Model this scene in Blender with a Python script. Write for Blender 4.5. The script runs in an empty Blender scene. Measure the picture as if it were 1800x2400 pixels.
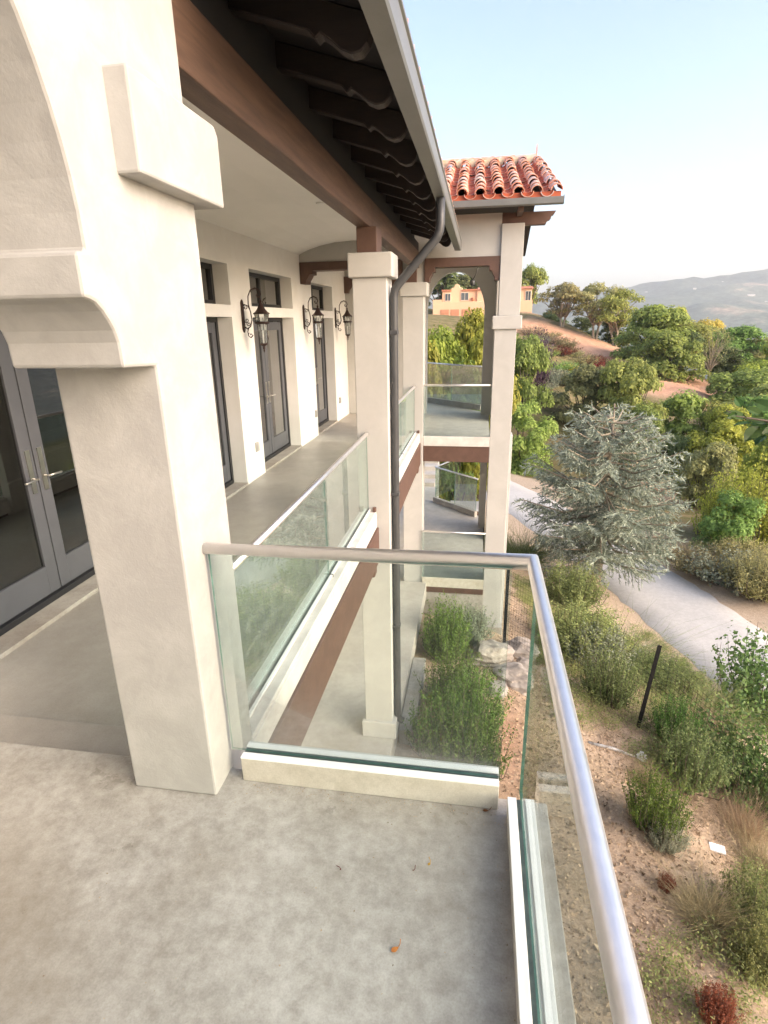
import bpy, bmesh, math, random
import numpy as np
from mathutils import Vector, Matrix

R = math.radians
S = bpy.context.scene
COL = S.collection
random.seed(7)
RNG = np.random.default_rng(11)

# ------------------------------------------------------------------ camera
EYE = np.array([0.0, 0.0, 1.85])
YAW, PITCH, ROLL, FOC = R(-9.553), R(-18.508), R(-0.968), 1330.0      # focal length in pixels of the 1800 px wide photo


def cam_axes():
    f = np.array([math.sin(YAW) * math.cos(PITCH), math.cos(YAW) * math.cos(PITCH), math.sin(PITCH)])
    r0 = np.array([math.cos(YAW), -math.sin(YAW), 0.0])
    u0 = np.cross(r0, f)
    return (r0 * math.cos(ROLL) + u0 * math.sin(ROLL), -r0 * math.sin(ROLL) + u0 * math.cos(ROLL), f)


CR, CU, CF = cam_axes()
cd = bpy.data.cameras.new('camera')
cam = bpy.data.objects.new('camera', cd)
COL.objects.link(cam)
cd.sensor_fit = 'HORIZONTAL'
cd.sensor_width = 36.0
cd.lens = 36.0 * FOC / 1800.0
cd.clip_start = 0.02
cd.clip_end = 12000
cam.matrix_world = Matrix(((CR[0], CU[0], -CF[0], EYE[0]), (CR[1], CU[1], -CF[1], EYE[1]), (CR[2], CU[2], -CF[2], EYE[2]), (0, 0, 0, 1)))
S.camera = cam

# ------------------------------------------------------------------ sky, sun, exposure
SUN_EL, SUN_AZ = 26.0, 114.0      # azimuth measured from +Y clockwise: over the valley, right of and behind the camera
w = bpy.data.worlds.new('World')
S.world = w
w.use_nodes = True
wn, wl = w.node_tree.nodes, w.node_tree.links
bg = wn['Background']
sky = wn.new('ShaderNodeTexSky')
sky.sky_type = 'NISHITA'
sky.sun_disc = False
sky.sun_elevation = R(SUN_EL)
sky.sun_rotation = R(SUN_AZ)
sky.altitude = 300
sky.air_density = 1.0
sky.dust_density = 4.6
sky.ozone_density = 1.2
wl.new(sky.outputs['Color'], bg.inputs['Color'])
bg.inputs['Strength'].default_value = 0.074
sd = bpy.data.lights.new('sun', 'SUN')
sun = bpy.data.objects.new('sun', sd)
COL.objects.link(sun)
sd.energy = 0.5
sd.angle = R(60)
sd.color = (1.0, 0.94, 0.87)
dv = Vector((math.sin(R(SUN_AZ)) * math.cos(R(SUN_EL)), math.cos(R(SUN_AZ)) * math.cos(R(SUN_EL)), math.sin(R(SUN_EL))))
sun.rotation_euler = dv.to_track_quat('Z', 'Y').to_euler()
S.view_settings.view_transform = 'Standard'
S.view_settings.look = 'None'
S.view_settings.gamma = 1.0
S.view_settings.use_curve_mapping = False
S.view_settings.exposure = 2.68
S.view_settings.use_white_balance = True
S.view_settings.white_balance_temperature = 6900
S.view_settings.white_balance_tint = 15
S.render.engine = 'CYCLES'
S.cycles.use_denoising = True
S.cycles.max_bounces = 10
S.cycles.diffuse_bounces = 6
S.cycles.glossy_bounces = 4
S.cycles.transparent_max_bounces = 24
S.cycles.transmission_bounces = 6
S.cycles.volume_bounces = 0
S.cycles.sample_clamp_indirect = 8
S.cycles.caustics_reflective = False
S.cycles.caustics_refractive = False


# ------------------------------------------------------------------ tagging and mesh helpers
def tag(o, label=None, cat=None, group=None, kind=None):
    if label: o['label'] = label
    if cat: o['category'] = cat
    if group: o['group'] = group
    if kind: o['kind'] = kind
    return o


def empty(name, loc=(0, 0, 0), rz=0.0, parent=None):
    o = bpy.data.objects.new(name, None)
    COL.objects.link(o)
    o.location = loc
    o.rotation_euler = (0, 0, rz)
    o.empty_display_size = 0.2
    if parent: o.parent = parent
    return o


def wloc(o):
    v = Vector((0, 0, 0))
    while o is not None:
        v = v + Vector(o.location)
        o = o.parent
    return v


def link(name, me, parent=None, loc=None):
    o = bpy.data.objects.new(name, me)
    COL.objects.link(o)
    if parent: o.parent = parent
    if loc is not None: o.location = loc
    return o


class MB:
    def __init__(s):
        s.v, s.f, s.m, s.sm = [], [], [], []

    def face(s, pts, mi=0, smooth=False):
        n = len(s.v)
        s.v += [tuple(p) for p in pts]
        s.f.append(tuple(range(n, n + len(pts))))
        s.m.append(mi)
        s.sm.append(smooth)

    def box(s, x0, x1, y0, y1, z0, z1, mi=0):
        n = len(s.v)
        s.v += [(x, y, z) for z in (z0, z1) for y in (y0, y1) for x in (x0, x1)]
        for q in ((0, 2, 3, 1), (4, 5, 7, 6), (0, 1, 5, 4), (2, 6, 7, 3), (0, 4, 6, 2), (1, 3, 7, 5)):
            s.f.append(tuple(n + i for i in q)); s.m.append(mi); s.sm.append(False)
        return s

    def prism(s, poly, axis, a, b, mi=0):
        """poly: 2-D outline; axis 0: (y,z) pushed along x, 1: (x,z) along y, 2: (x,y) along z"""
        def P(u, v, t):
            return (t, u, v) if axis == 0 else ((u, t, v) if axis == 1 else (u, v, t))
        n = len(s.v); k = len(poly)
        s.v += [P(u, v, a) for u, v in poly] + [P(u, v, b) for u, v in poly]
        s.f.append(tuple(range(n + k - 1, n - 1, -1))); s.m.append(mi); s.sm.append(False)
        s.f.append(tuple(range(n + k, n + 2 * k))); s.m.append(mi); s.sm.append(False)
        for i in range(k):
            j = (i + 1) % k
            s.f.append((n + i, n + j, n + k + j, n + k + i)); s.m.append(mi); s.sm.append(False)
        return s

    def tube(s, path, r, seg=10, mi=0, caps=True):
        path = [Vector(p) for p in path]
        rs = r if isinstance(r, (list, tuple)) else [r] * len(path)
        n0 = len(s.v)
        up = None
        for i, p in enumerate(path):
            if i == 0: t = (path[1] - p)
            elif i == len(path) - 1: t = (p - path[i - 1])
            else: t = (path[i + 1] - p).normalized() + (p - path[i - 1]).normalized()
            t.normalize()
            if up is None:
                up = Vector((0, 0, 1)) if abs(t.z) < 0.9 else Vector((1, 0, 0))
            a = up - t * up.dot(t)
            a.normalize()
            up = a
            b = t.cross(a)
            k = 1.0
            if 0 < i < len(path) - 1:
                c = (path[i + 1] - p).normalized().dot(t)
                k = 1.0 / max(c, 0.5)
            for j in range(seg):
                an = 2 * math.pi * j / seg
                s.v.append(tuple(p + (a * math.cos(an) + b * math.sin(an)) * rs[i] * (k if len(path) < 4 else 1.0)))
        for i in range(len(path) - 1):
            for j in range(seg):
                q = (j + 1) % seg
                s.f.append((n0 + i * seg + j, n0 + i * seg + q, n0 + (i + 1) * seg + q, n0 + (i + 1) * seg + j))
                s.m.append(mi); s.sm.append(True)
        if caps:
            s.f.append(tuple(n0 + j for j in range(seg - 1, -1, -1))); s.m.append(mi); s.sm.append(False)
            e = n0 + (len(path) - 1) * seg
            s.f.append(tuple(e + j for j in range(seg))); s.m.append(mi); s.sm.append(False)
        return s

    def lathe(s, prof, seg=12, c=(0, 0, 0), mi=0, smooth=True):
        n0 = len(s.v)
        for r, z in prof:
            for j in range(seg):
                an = 2 * math.pi * j / seg
                s.v.append((c[0] + r * math.cos(an), c[1] + r * math.sin(an), c[2] + z))
        for i in range(len(prof) - 1):
            for j in range(seg):
                q = (j + 1) % seg
                s.f.append((n0 + i * seg + j, n0 + i * seg + q, n0 + (i + 1) * seg + q, n0 + (i + 1) * seg + j))
                s.m.append(mi); s.sm.append(smooth)
        s.f.append(tuple(n0 + j for j in range(seg - 1, -1, -1))); s.m.append(mi); s.sm.append(False)
        e = n0 + (len(prof) - 1) * seg
        s.f.append(tuple(e + j for j in range(seg))); s.m.append(mi); s.sm.append(False)
        return s

    def mesh(s, name, mats, off=(0, 0, 0)):
        me = bpy.data.meshes.new(name)
        me.from_pydata([(x - off[0], y - off[1], z - off[2]) for x, y, z in s.v], [], s.f)
        for m in (mats if isinstance(mats, (list, tuple)) else [mats]): me.materials.append(m)
        me.polygons.foreach_set('material_index', s.m)
        me.polygons.foreach_set('use_smooth', s.sm)
        bm = bmesh.new(); bm.from_mesh(me)
        bmesh.ops.recalc_face_normals(bm, faces=bm.faces)
        bm.to_mesh(me); bm.free()
        me.update()
        return me

    def build(s, name, mats, parent=None, bev=0.0, local=False):
        """verts are in world metres unless local; the object sits on its parent"""
        off = (0, 0, 0) if (local or parent is None) else tuple(wloc(parent))
        o = link(name, s.mesh(name, mats, off), parent)
        if bev:
            m = o.modifiers.new('bevel', 'BEVEL')
            m.width = bev; m.segments = 2; m.limit_method = 'ANGLE'; m.angle_limit = R(35)
            m.harden_normals = False
        return o


def bx(name, mat, parent, x0, x1, y0, y1, z0, z1, bev=0.0):
    return MB().box(x0, x1, y0, y1, z0, z1).build(name, mat, parent, bev)


def np_mesh(name, V, F, mats, smooth=False, mi=None):
    """fast mesh from numpy arrays, all faces with the same number of corners"""
    me = bpy.data.meshes.new(name)
    V = np.asarray(V, np.float32); F = np.asarray(F, np.int32)
    k = F.shape[1]
    me.vertices.add(len(V)); me.vertices.foreach_set('co', V.ravel())
    me.loops.add(F.size); me.loops.foreach_set('vertex_index', F.ravel())
    me.polygons.add(len(F))
    me.polygons.foreach_set('loop_start', np.arange(0, F.size, k, dtype=np.int32))
    me.polygons.foreach_set('loop_total', np.full(len(F), k, np.int32))
    if smooth: me.polygons.foreach_set('use_smooth', np.ones(len(F), bool))
    for m in (mats if isinstance(mats, (list, tuple)) else [mats]): me.materials.append(m)
    if mi is not None: me.polygons.foreach_set('material_index', np.asarray(mi, np.int32))
    me.update(calc_edges=True)
    me.validate()
    return me


def ray(px, py):
    """direction through a point of the photo (1659 px wide view)"""
    x, y = px * 1800 / 1659, py * 1800 / 1659
    return CR * (x - 900) - CU * (y - 1200) + CF * FOC


def at(px, py, Y):
    d = ray(px, py)
    return EYE + d * (Y / d[1])


# ------------------------------------------------------------------ materials
def nodes(name):
    m = bpy.data.materials.new(name)
    m.use_nodes = True
    nt = m.node_tree
    return m, nt.nodes, nt.links, nt.nodes['Principled BSDF']


def ramp(N, stops):
    r = N.new('ShaderNodeValToRGB')
    e = r.color_ramp.elements
    while len(e) < len(stops): e.new(0.5)
    for q, (p, c) in zip(e, stops):
        q.position = p
        q.color = (c[0], c[1], c[2], 1) if not isinstance(c, (int, float)) else (c, c, c, 1)
    return r


def noise(N, L, vec, scale, detail=4, rough=0.55, dist=0.0):
    n = N.new('ShaderNodeTexNoise')
    n.inputs['Scale'].default_value = scale
    n.inputs['Detail'].default_value = detail
    n.inputs['Roughness'].default_value = rough
    n.inputs['Distortion'].default_value = dist
    if vec is not None: L.new(vec, n.inputs['Vector'])
    return n


def mixc(N, L, fac, a, b, mode='MIX'):
    m = N.new('ShaderNodeMix')
    m.data_type = 'RGBA'
    m.blend_type = mode
    for sock, v in ((m.inputs[0], fac), (m.inputs[6], a), (m.inputs[7], b)):
        if isinstance(v, (int, float)): sock.default_value = v
        elif isinstance(v, tuple): sock.default_value = (v[0], v[1], v[2], 1)
        else: L.new(v, sock)
    return m.outputs[2]


def pm(name, c1, c2=None, scale=6.0, rough=0.8, bump=0.0, bscale=60.0, metal=0.0, spec=0.5, stretch=None, rvar=0.0, lo=0.35, hi=0.65):
    """plain procedural paint: noise between two colours, noise roughness, noise bump"""
    m, N, L, p = nodes(name)
    tc = N.new('ShaderNodeTexCoord')
    vec = tc.outputs['Object']
    if stretch:
        mp = N.new('ShaderNodeMapping'); mp.inputs['Scale'].default_value = stretch
        L.new(vec, mp.inputs['Vector']); vec = mp.outputs['Vector']
    c2 = c2 or tuple(x * 0.85 for x in c1)
    n = noise(N, L, vec, scale, 6, 0.6, 0.4)
    r = ramp(N, [(lo, c2), (hi, c1)])
    L.new(n.outputs['Fac'], r.inputs['Fac'])
    L.new(r.outputs['Color'], p.inputs['Base Color'])
    p.inputs['Roughness'].default_value = rough
    p.inputs['Metallic'].default_value = metal
    p.inputs['Specular IOR Level'].default_value = spec
    if rvar:
        rr = ramp(N, [(0.3, max(rough - rvar, 0.02)), (0.7, min(rough + rvar, 1))])
        L.new(n.outputs['Fac'], rr.inputs['Fac']); L.new(rr.outputs['Color'], p.inputs['Roughness'])
    if bump:
        b = N.new('ShaderNodeBump'); b.inputs['Strength'].default_value = bump; b.inputs['Distance'].default_value = 0.01
        n2 = noise(N, L, vec, bscale, 4)
        L.new(n2.outputs['Fac'], b.inputs['Height']); L.new(b.outputs['Normal'], p.inputs['Normal'])
    return m


def stucco(name, c, c2, amt=1.0, patch=2.4):
    """hand-trowelled plaster: broad cloudy tone, smeared patches, fine sand relief"""
    m, N, L, p = nodes(name)
    tc = N.new('ShaderNodeTexCoord'); vec = tc.outputs['Object']
    n1 = noise(N, L, vec, 0.9, 3)
    n2 = noise(N, L, vec, patch, 9, 0.66, 0.45)
    n3 = noise(N, L, vec, 120, 3)
    a = mixc(N, L, n1.outputs['Fac'], c2, c)
    r = ramp(N, [(0.42, 0.0), (0.62, 1.0)]); L.new(n2.outputs['Fac'], r.inputs['Fac'])
    mm = N.new('ShaderNodeMath'); mm.operation = 'MULTIPLY'; mm.inputs[1].default_value = 0.5 * amt
    L.new(r.outputs['Color'], mm.inputs[0])
    col = mixc(N, L, mm.outputs[0], a, tuple(min(x * 1.2, 0.86) for x in c))
    L.new(col, p.inputs['Base Color'])
    p.inputs['Roughness'].default_value = 0.75
    p.inputs['Specular IOR Level'].default_value = 0.3
    b = N.new('ShaderNodeBump'); b.inputs['Strength'].default_value = 0.22 * amt; b.inputs['Distance'].default_value = 0.012
    L.new(n2.outputs['Fac'], b.inputs['Height'])
    b2 = N.new('ShaderNodeBump'); b2.inputs['Strength'].default_value = 0.14; b2.inputs['Distance'].default_value = 0.004
    L.new(n3.outputs['Fac'], b2.inputs['Height']); L.new(b.outputs['Normal'], b2.inputs['Normal'])
    L.new(b2.outputs['Normal'], p.inputs['Normal'])
    return m


def concrete(name, dark, light, warm, s1=2.2, s2=11.0, rough=0.5, stain=0.5):
    m, N, L, p = nodes(name)
    tc = N.new('ShaderNodeTexCoord'); vec = tc.outputs['Object']
    big = noise(N, L, vec, s1 * 0.35, 4, 0.5, 0.6)
    mid = noise(N, L, vec, s1, 10, 0.66, 0.15)
    fin = noise(N, L, vec, s2, 10, 0.72, 0.1)
    spk = noise(N, L, vec, 160, 2)
    r1 = ramp(N, [(0.40, dark), (0.61, light)])
    av = N.new('ShaderNodeMath'); av.operation = 'MULTIPLY_ADD'; av.inputs[1].default_value = 0.55
    L.new(fin.outputs['Fac'], av.inputs[0])
    md = N.new('ShaderNodeMath'); md.operation = 'MULTIPLY'; md.inputs[1].default_value = 0.45
    L.new(mid.outputs['Fac'], md.inputs[0]); L.new(md.outputs[0], av.inputs[2])
    L.new(av.outputs[0], r1.inputs['Fac'])
    r2 = ramp(N, [(0.47, 0.0), (0.66, stain)]); L.new(big.outputs['Fac'], r2.inputs['Fac'])
    c = mixc(N, L, r2.outputs['Color'], r1.outputs['Color'], warm)
    r3 = ramp(N, [(0.3, 0.88), (0.6, 1.0)]); L.new(spk.outputs['Fac'], r3.inputs['Fac'])
    c = mixc(N, L, 1.0, c, r3.outputs['Color'], 'MULTIPLY')
    L.new(c, p.inputs['Base Color'])
    r4 = ramp(N, [(0.35, rough - 0.12), (0.65, rough + 0.15)]); L.new(mid.outputs['Fac'], r4.inputs['Fac'])
    L.new(r4.outputs['Color'], p.inputs['Roughness'])
    b = N.new('ShaderNodeBump'); b.inputs['Strength'].default_value = 0.12; b.inputs['Distance'].default_value = 0.004
    L.new(fin.outputs['Fac'], b.inputs['Height']); L.new(b.outputs['Normal'], p.inputs['Normal'])
    return m


def clear_glass(name, tint, boost=1.0, dirt=0.02):
    """flat safety glass: tinted see-through with a Fresnel mirror and a film of dust"""
    m, N, L, p = nodes(name)
    N.remove(p)
    out = N['Material Output']
    tr = N.new('ShaderNodeBsdfTransparent'); tr.inputs['Color'].default_value = (*tint, 1)
    gl = N.new('ShaderNodeBsdfGlossy'); gl.inputs['Roughness'].default_value = 0.0
    fr = N.new('ShaderNodeFresnel'); fr.inputs['IOR'].default_value = 1.5
    mu = N.new('ShaderNodeMath'); mu.operation = 'MULTIPLY'; mu.inputs[1].default_value = boost; mu.use_clamp = True
    L.new(fr.outputs[0], mu.inputs[0])
    mx = N.new('ShaderNodeMixShader')
    L.new(mu.outputs[0], mx.inputs[0]); L.new(tr.outputs[0], mx.inputs[1]); L.new(gl.outputs[0], mx.inputs[2])
    df = N.new('ShaderNodeBsdfDiffuse'); df.inputs['Color'].default_value = (0.75, 0.8, 0.78, 1)
    tc = N.new('ShaderNodeTexCoord')
    n = noise(N, L, tc.outputs['Object'], 14.0, 8, 0.75, 0.2)
    r = ramp(N, [(0.45, dirt * 0.6), (0.75, dirt * 1.8)]); L.new(n.outputs['Fac'], r.inputs['Fac'])
    m2 = N.new('ShaderNodeMixShader')
    L.new(r.outputs['Color'], m2.inputs[0]); L.new(mx.outputs[0], m2.inputs[1]); L.new(df.outputs[0], m2.inputs[2])
    L.new(m2.outputs[0], out.inputs['Surface'])
    return m


def leafmat(name, c1, c2, trans=0.35, rough=0.55, hue=0.025):
    """leaves: each leaf and each plant a little different"""
    m, N, L, p = nodes(name)
    out = N['Material Output']
    g = N.new('ShaderNodeNewGeometry'); oi = N.new('ShaderNodeObjectInfo')
    r = ramp(N, [(0.0, c2), (1.0, c1)])
    L.new(g.outputs['Random Per Island'], r.inputs['Fac'])
    hs = N.new('ShaderNodeHueSaturation')
    mr = N.new('ShaderNodeMapRange'); mr.inputs[3].default_value = 0.5 - hue; mr.inputs[4].default_value = 0.5 + hue
    L.new(oi.outputs['Random'], mr.inputs[0]); L.new(mr.outputs[0], hs.inputs['Hue'])
    mv = N.new('ShaderNodeMapRange'); mv.inputs[3].default_value = 0.8; mv.inputs[4].default_value = 1.22
    mw = N.new('ShaderNodeMath'); mw.operation = 'FRACT'
    mk = N.new('ShaderNodeMath'); mk.operation = 'MULTIPLY'; mk.inputs[1].default_value = 7.31
    L.new(oi.outputs['Random'], mk.inputs[0]); L.new(mk.outputs[0], mw.inputs[0]); L.new(mw.outputs[0], mv.inputs[0])
    L.new(mv.outputs[0], hs.inputs['Value']); L.new(r.outputs['Color'], hs.inputs['Color'])
    L.new(hs.outputs['Color'], p.inputs['Base Color'])
    p.inputs['Roughness'].default_value = rough
    p.inputs['Specular IOR Level'].default_value = 0.25
    tl = N.new('ShaderNodeBsdfTranslucent'); L.new(hs.outputs['Color'], tl.inputs['Color'])
    mx = N.new('ShaderNodeMixShader'); mx.inputs[0].default_value = trans
    L.new(p.outputs[0], mx.inputs[1]); L.new(tl.outputs[0], mx.inputs[2]); L.new(mx.outputs[0], out.inputs['Surface'])
    return m


M = {}
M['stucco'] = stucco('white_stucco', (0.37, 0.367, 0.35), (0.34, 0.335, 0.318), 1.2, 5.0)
M['stucco_far'] = stucco('white_stucco_smooth', (0.43, 0.425, 0.405), (0.39, 0.385, 0.365), 0.7, 2.2)
M['plaster'] = pm('ceiling_plaster', (0.80, 0.795, 0.76), (0.76, 0.755, 0.72), 1.2, 0.85, 0.08, 150)
M['deck'] = concrete('deck_concrete', (0.26, 0.246, 0.219), (0.44, 0.431, 0.403), (0.205, 0.172, 0.128), 2.4, 17.0, 0.36, 0.6)
M['gallery'] = concrete('gallery_concrete', (0.29, 0.27, 0.24), (0.36, 0.34, 0.31), (0.30, 0.27, 0.23), 1.4, 5.0, 0.40, 0.3)
M['lower'] = concrete('patio_concrete', (0.34, 0.325, 0.295), (0.46, 0.445, 0.41), (0.36, 0.32, 0.27), 1.2, 5.0, 0.6, 0.4)
M['raw'] = concrete('raw_concrete', (0.3, 0.28, 0.25), (0.44, 0.42, 0.38), (0.3, 0.25, 0.2), 3.0, 14.0, 0.8, 0.4)
M['curb'] = concrete('curb_stone', (0.44, 0.41, 0.345), (0.58, 0.55, 0.48), (0.42, 0.36, 0.27), 3.0, 14.0, 0.6, 0.35)
M['curb_white'] = pm('white_curb_paint', (0.58, 0.57, 0.54), (0.47, 0.455, 0.43), 5, 0.6, 0.1, 60)
M['brown'] = pm('brown_steel_paint', (0.105, 0.056, 0.040), (0.08, 0.042, 0.030), 7, 0.6, 0.1, 80)
M['timber'] = pm('stained_timber', (0.115, 0.066, 0.044), (0.07, 0.04, 0.027), 5, 0.6, 0.25, 40, stretch=(6, 0.5, 6))
M['darkwood'] = pm('dark_stained_wood', (0.026, 0.017, 0.014), (0.016, 0.011, 0.010), 6, 0.65, 0.2, 40, stretch=(1, 6, 6))
M['sheath'] = pm('dark_roof_boards', (0.012, 0.011, 0.012), (0.008, 0.0075, 0.008), 5, 0.7, 0.1, 40)
M['gutter'] = pm('grey_gutter_metal', (0.17, 0.175, 0.168), (0.145, 0.15, 0.142), 4, 0.42, 0.03, 60, metal=0.25)
M['pipe'] = pm('charcoal_pipe_metal', (0.06, 0.063, 0.066), (0.048, 0.05, 0.053), 6, 0.45, 0.04, 60, metal=0.2)
M['steel'] = pm('brushed_stainless', (0.84, 0.83, 0.82), (0.80, 0.79, 0.78), 30, 0.42, 0.0, 220, metal=1.0, rvar=0.03)
M['alu'] = pm('white_channel_metal', (0.80, 0.82, 0.82), (0.74, 0.76, 0.76), 5, 0.38, 0.02, 60)
M['frame'] = pm('dark_bronze_frame', (0.018, 0.019, 0.022), (0.014, 0.015, 0.017), 4, 0.45)
M['leafgrey'] = pm('grey_door_paint', (0.088, 0.093, 0.106), (0.076, 0.081, 0.092), 4, 0.45)
M['nickel'] = pm('satin_nickel', (0.62, 0.60, 0.56), (0.56, 0.54, 0.5), 9, 0.3, metal=1.0)
M['iron'] = pm('rust_brown_iron', (0.045, 0.022, 0.018), (0.026, 0.014, 0.012), 30, 0.6, 0.2, 120, metal=0.3)
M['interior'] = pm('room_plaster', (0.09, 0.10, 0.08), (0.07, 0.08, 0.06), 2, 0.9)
M['outlet'] = pm('grey_outlet_cover', (0.4, 0.39, 0.37), (0.36, 0.35, 0.33), 9, 0.5)
M['glass'] = clear_glass('railing_glass', (0.90, 0.955, 0.93), 0.5, 0.006)
M['glass_dusty'] = clear_glass('dusty_railing_glass', (0.80, 0.90, 0.86), 0.35, 0.09)
M['glass_edge'] = pm('green_glass_edge', (0.10, 0.22, 0.185), (0.06, 0.13, 0.11), 8, 0.12)
M['slot'] = pm('slot_rubber', (0.06, 0.085, 0.08), (0.035, 0.05, 0.048), 20, 0.35)
M['door_glass'] = clear_glass('door_glass', (0.30, 0.36, 0.30), 3.2, 0.004)
M['lamp_glass'] = clear_glass('seeded_lantern_glass', (0.97, 0.98, 0.97), 1.0, 0.12)
M['bark_pale'] = pm('pale_bark', (0.36, 0.30, 0.22), (0.22, 0.18, 0.13), 4, 0.9, 0.4, 20)
M['bark'] = pm('grey_brown_bark', (0.13, 0.10, 0.075), (0.075, 0.058, 0.045), 5, 0.9, 0.5, 20)
M['black'] = pm('black_fence_steel', (0.008, 0.008, 0.009), (0.012, 0.0115, 0.011), 8, 0.7, spec=0.2)


# ------------------------------------------------------------------ floors of the house (setting)
GZ, LZ, WX = -0.31, -3.11, -3.19          # gallery floor, lower floor, gallery wall plane
tag(bx('deck_floor', M['deck'], None, -3.19, 0.33, -3.4, 1.873, -0.3, 0.0, 0.004), 'mottled grey stained concrete floor of the near deck', kind='structure')
tag(bx('deck_step', M['gallery'], None, -3.188, -1.38, 1.875, 2.225, -0.45, -0.155, 0.004), 'smooth grey concrete step down from the deck to the gallery', kind='structure')
tag(bx('gallery_floor', M['gallery'], None, -3.188, -1.25, 2.227, 10.448, -0.6, GZ, 0.0), 'smooth sealed concrete floor of the long gallery', kind='structure')
tag(bx('lower_floor', M['lower'], None, -3.188, -0.90, -1.0, 10.33, -3.42, LZ, 0.006), 'pale concrete floor of the lower gallery', kind='structure')
tag(MB().prism([(-3.188, 10.45), (0.24, 10.45), (0.24, 14.2), (-1.6, 16.9), (-3.188, 16.9)], 2, -0.6, GZ - 0.002).build('upper_terrace_floor', M['lower']),
    'pale concrete floor of the upper terrace in the tower', kind='structure')
tag(MB().prism([(-3.188, 10.335), (0.24, 10.335), (0.24, 14.25), (0.1, 14.85), (-1.2, 16.15), (-1.2, 17.6), (-6, 17.6), (-6, 16.9), (-3.188, 16.9)], 2, -4.1, -3.2).build('lower_terrace_floor', M['lower']),
    'pale concrete floor of the lower terrace in the tower', kind='structure')

# ------------------------------------------------------------------ the house
H = empty('house', (-3.0, 2.0, LZ))
tag(H, 'white stucco house with long gallery, arches and red tiled tower roof', 'house')


def wall_grid(ys, zs, holes, x0, x1, mb):
    """wall in the plane x0 (front) .. x1 (back) with openings, only the faces that show"""
    def hole(i, j):
        if i < 0 or j < 0 or i >= len(ys) - 1 or j >= len(zs) - 1: return False
        cy, cz = (ys[i] + ys[i + 1]) / 2, (zs[j] + zs[j + 1]) / 2
        return any(a < cy < b and c < cz < d for a, b, c, d in holes)
    for i in range(len(ys) - 1):
        for j in range(len(zs) - 1):
            a, b, c, d = ys[i], ys[i + 1], zs[j], zs[j + 1]
            if hole(i, j):
                if not hole(i - 1, j): mb.face([(x0, a, c), (x1, a, c), (x1, a, d), (x0, a, d)])
                if not hole(i + 1, j): mb.face([(x0, b, c), (x0, b, d), (x1, b, d), (x1, b, c)])
                if not hole(i, j - 1): mb.face([(x0, a, c), (x0, b, c), (x1, b, c), (x1, a, c)])
                if not hole(i, j + 1): mb.face([(x0, a, d), (x1, a, d), (x1, b, d), (x0, b, d)])
            else:
                mb.face([(x0, a, c), (x0, b, c), (x0, b, d), (x0, a, d)])
                mb.face([(x1, a, c), (x1, a, d), (x1, b, d), (x1, b, c)])


DOORS = [(2.90, 4.76), (5.49, 7.35), (8.06, 9.92), (11.10, 12.70)]
DT, T0, T1 = 1.945, 2.09, 2.58
holes = []
for a, b in DOORS: holes += [(a, b, GZ - 0.01, DT), (a, b, T0, T1)]
mb = MB()
wall_grid(sorted({-4.0, 14.3} | {q for d in DOORS for q in d}), [LZ, -0.6, GZ, DT, T0, T1, 4.2], holes, WX, -3.56, mb)
M['stucco_wall'] = stucco('white_stucco_wall', (0.76, 0.755, 0.73), (0.70, 0.69, 0.66), 0.6, 2.0)
gw = mb.build('gallery_wall', M['stucco_wall'], H)
# dim rooms behind the glass
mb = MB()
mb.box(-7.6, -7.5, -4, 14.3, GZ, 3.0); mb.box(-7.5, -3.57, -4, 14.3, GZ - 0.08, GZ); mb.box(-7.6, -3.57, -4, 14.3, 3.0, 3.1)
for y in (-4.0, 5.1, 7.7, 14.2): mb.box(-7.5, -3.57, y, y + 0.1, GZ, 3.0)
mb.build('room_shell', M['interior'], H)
# far back of the house keeps the daylight out
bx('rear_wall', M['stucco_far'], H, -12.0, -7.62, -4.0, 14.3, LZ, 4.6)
bx('lower_rear_wall', M['stucco_far'], H, -7.62, -3.57, -4.0, 14.3, LZ, -0.7)

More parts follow.
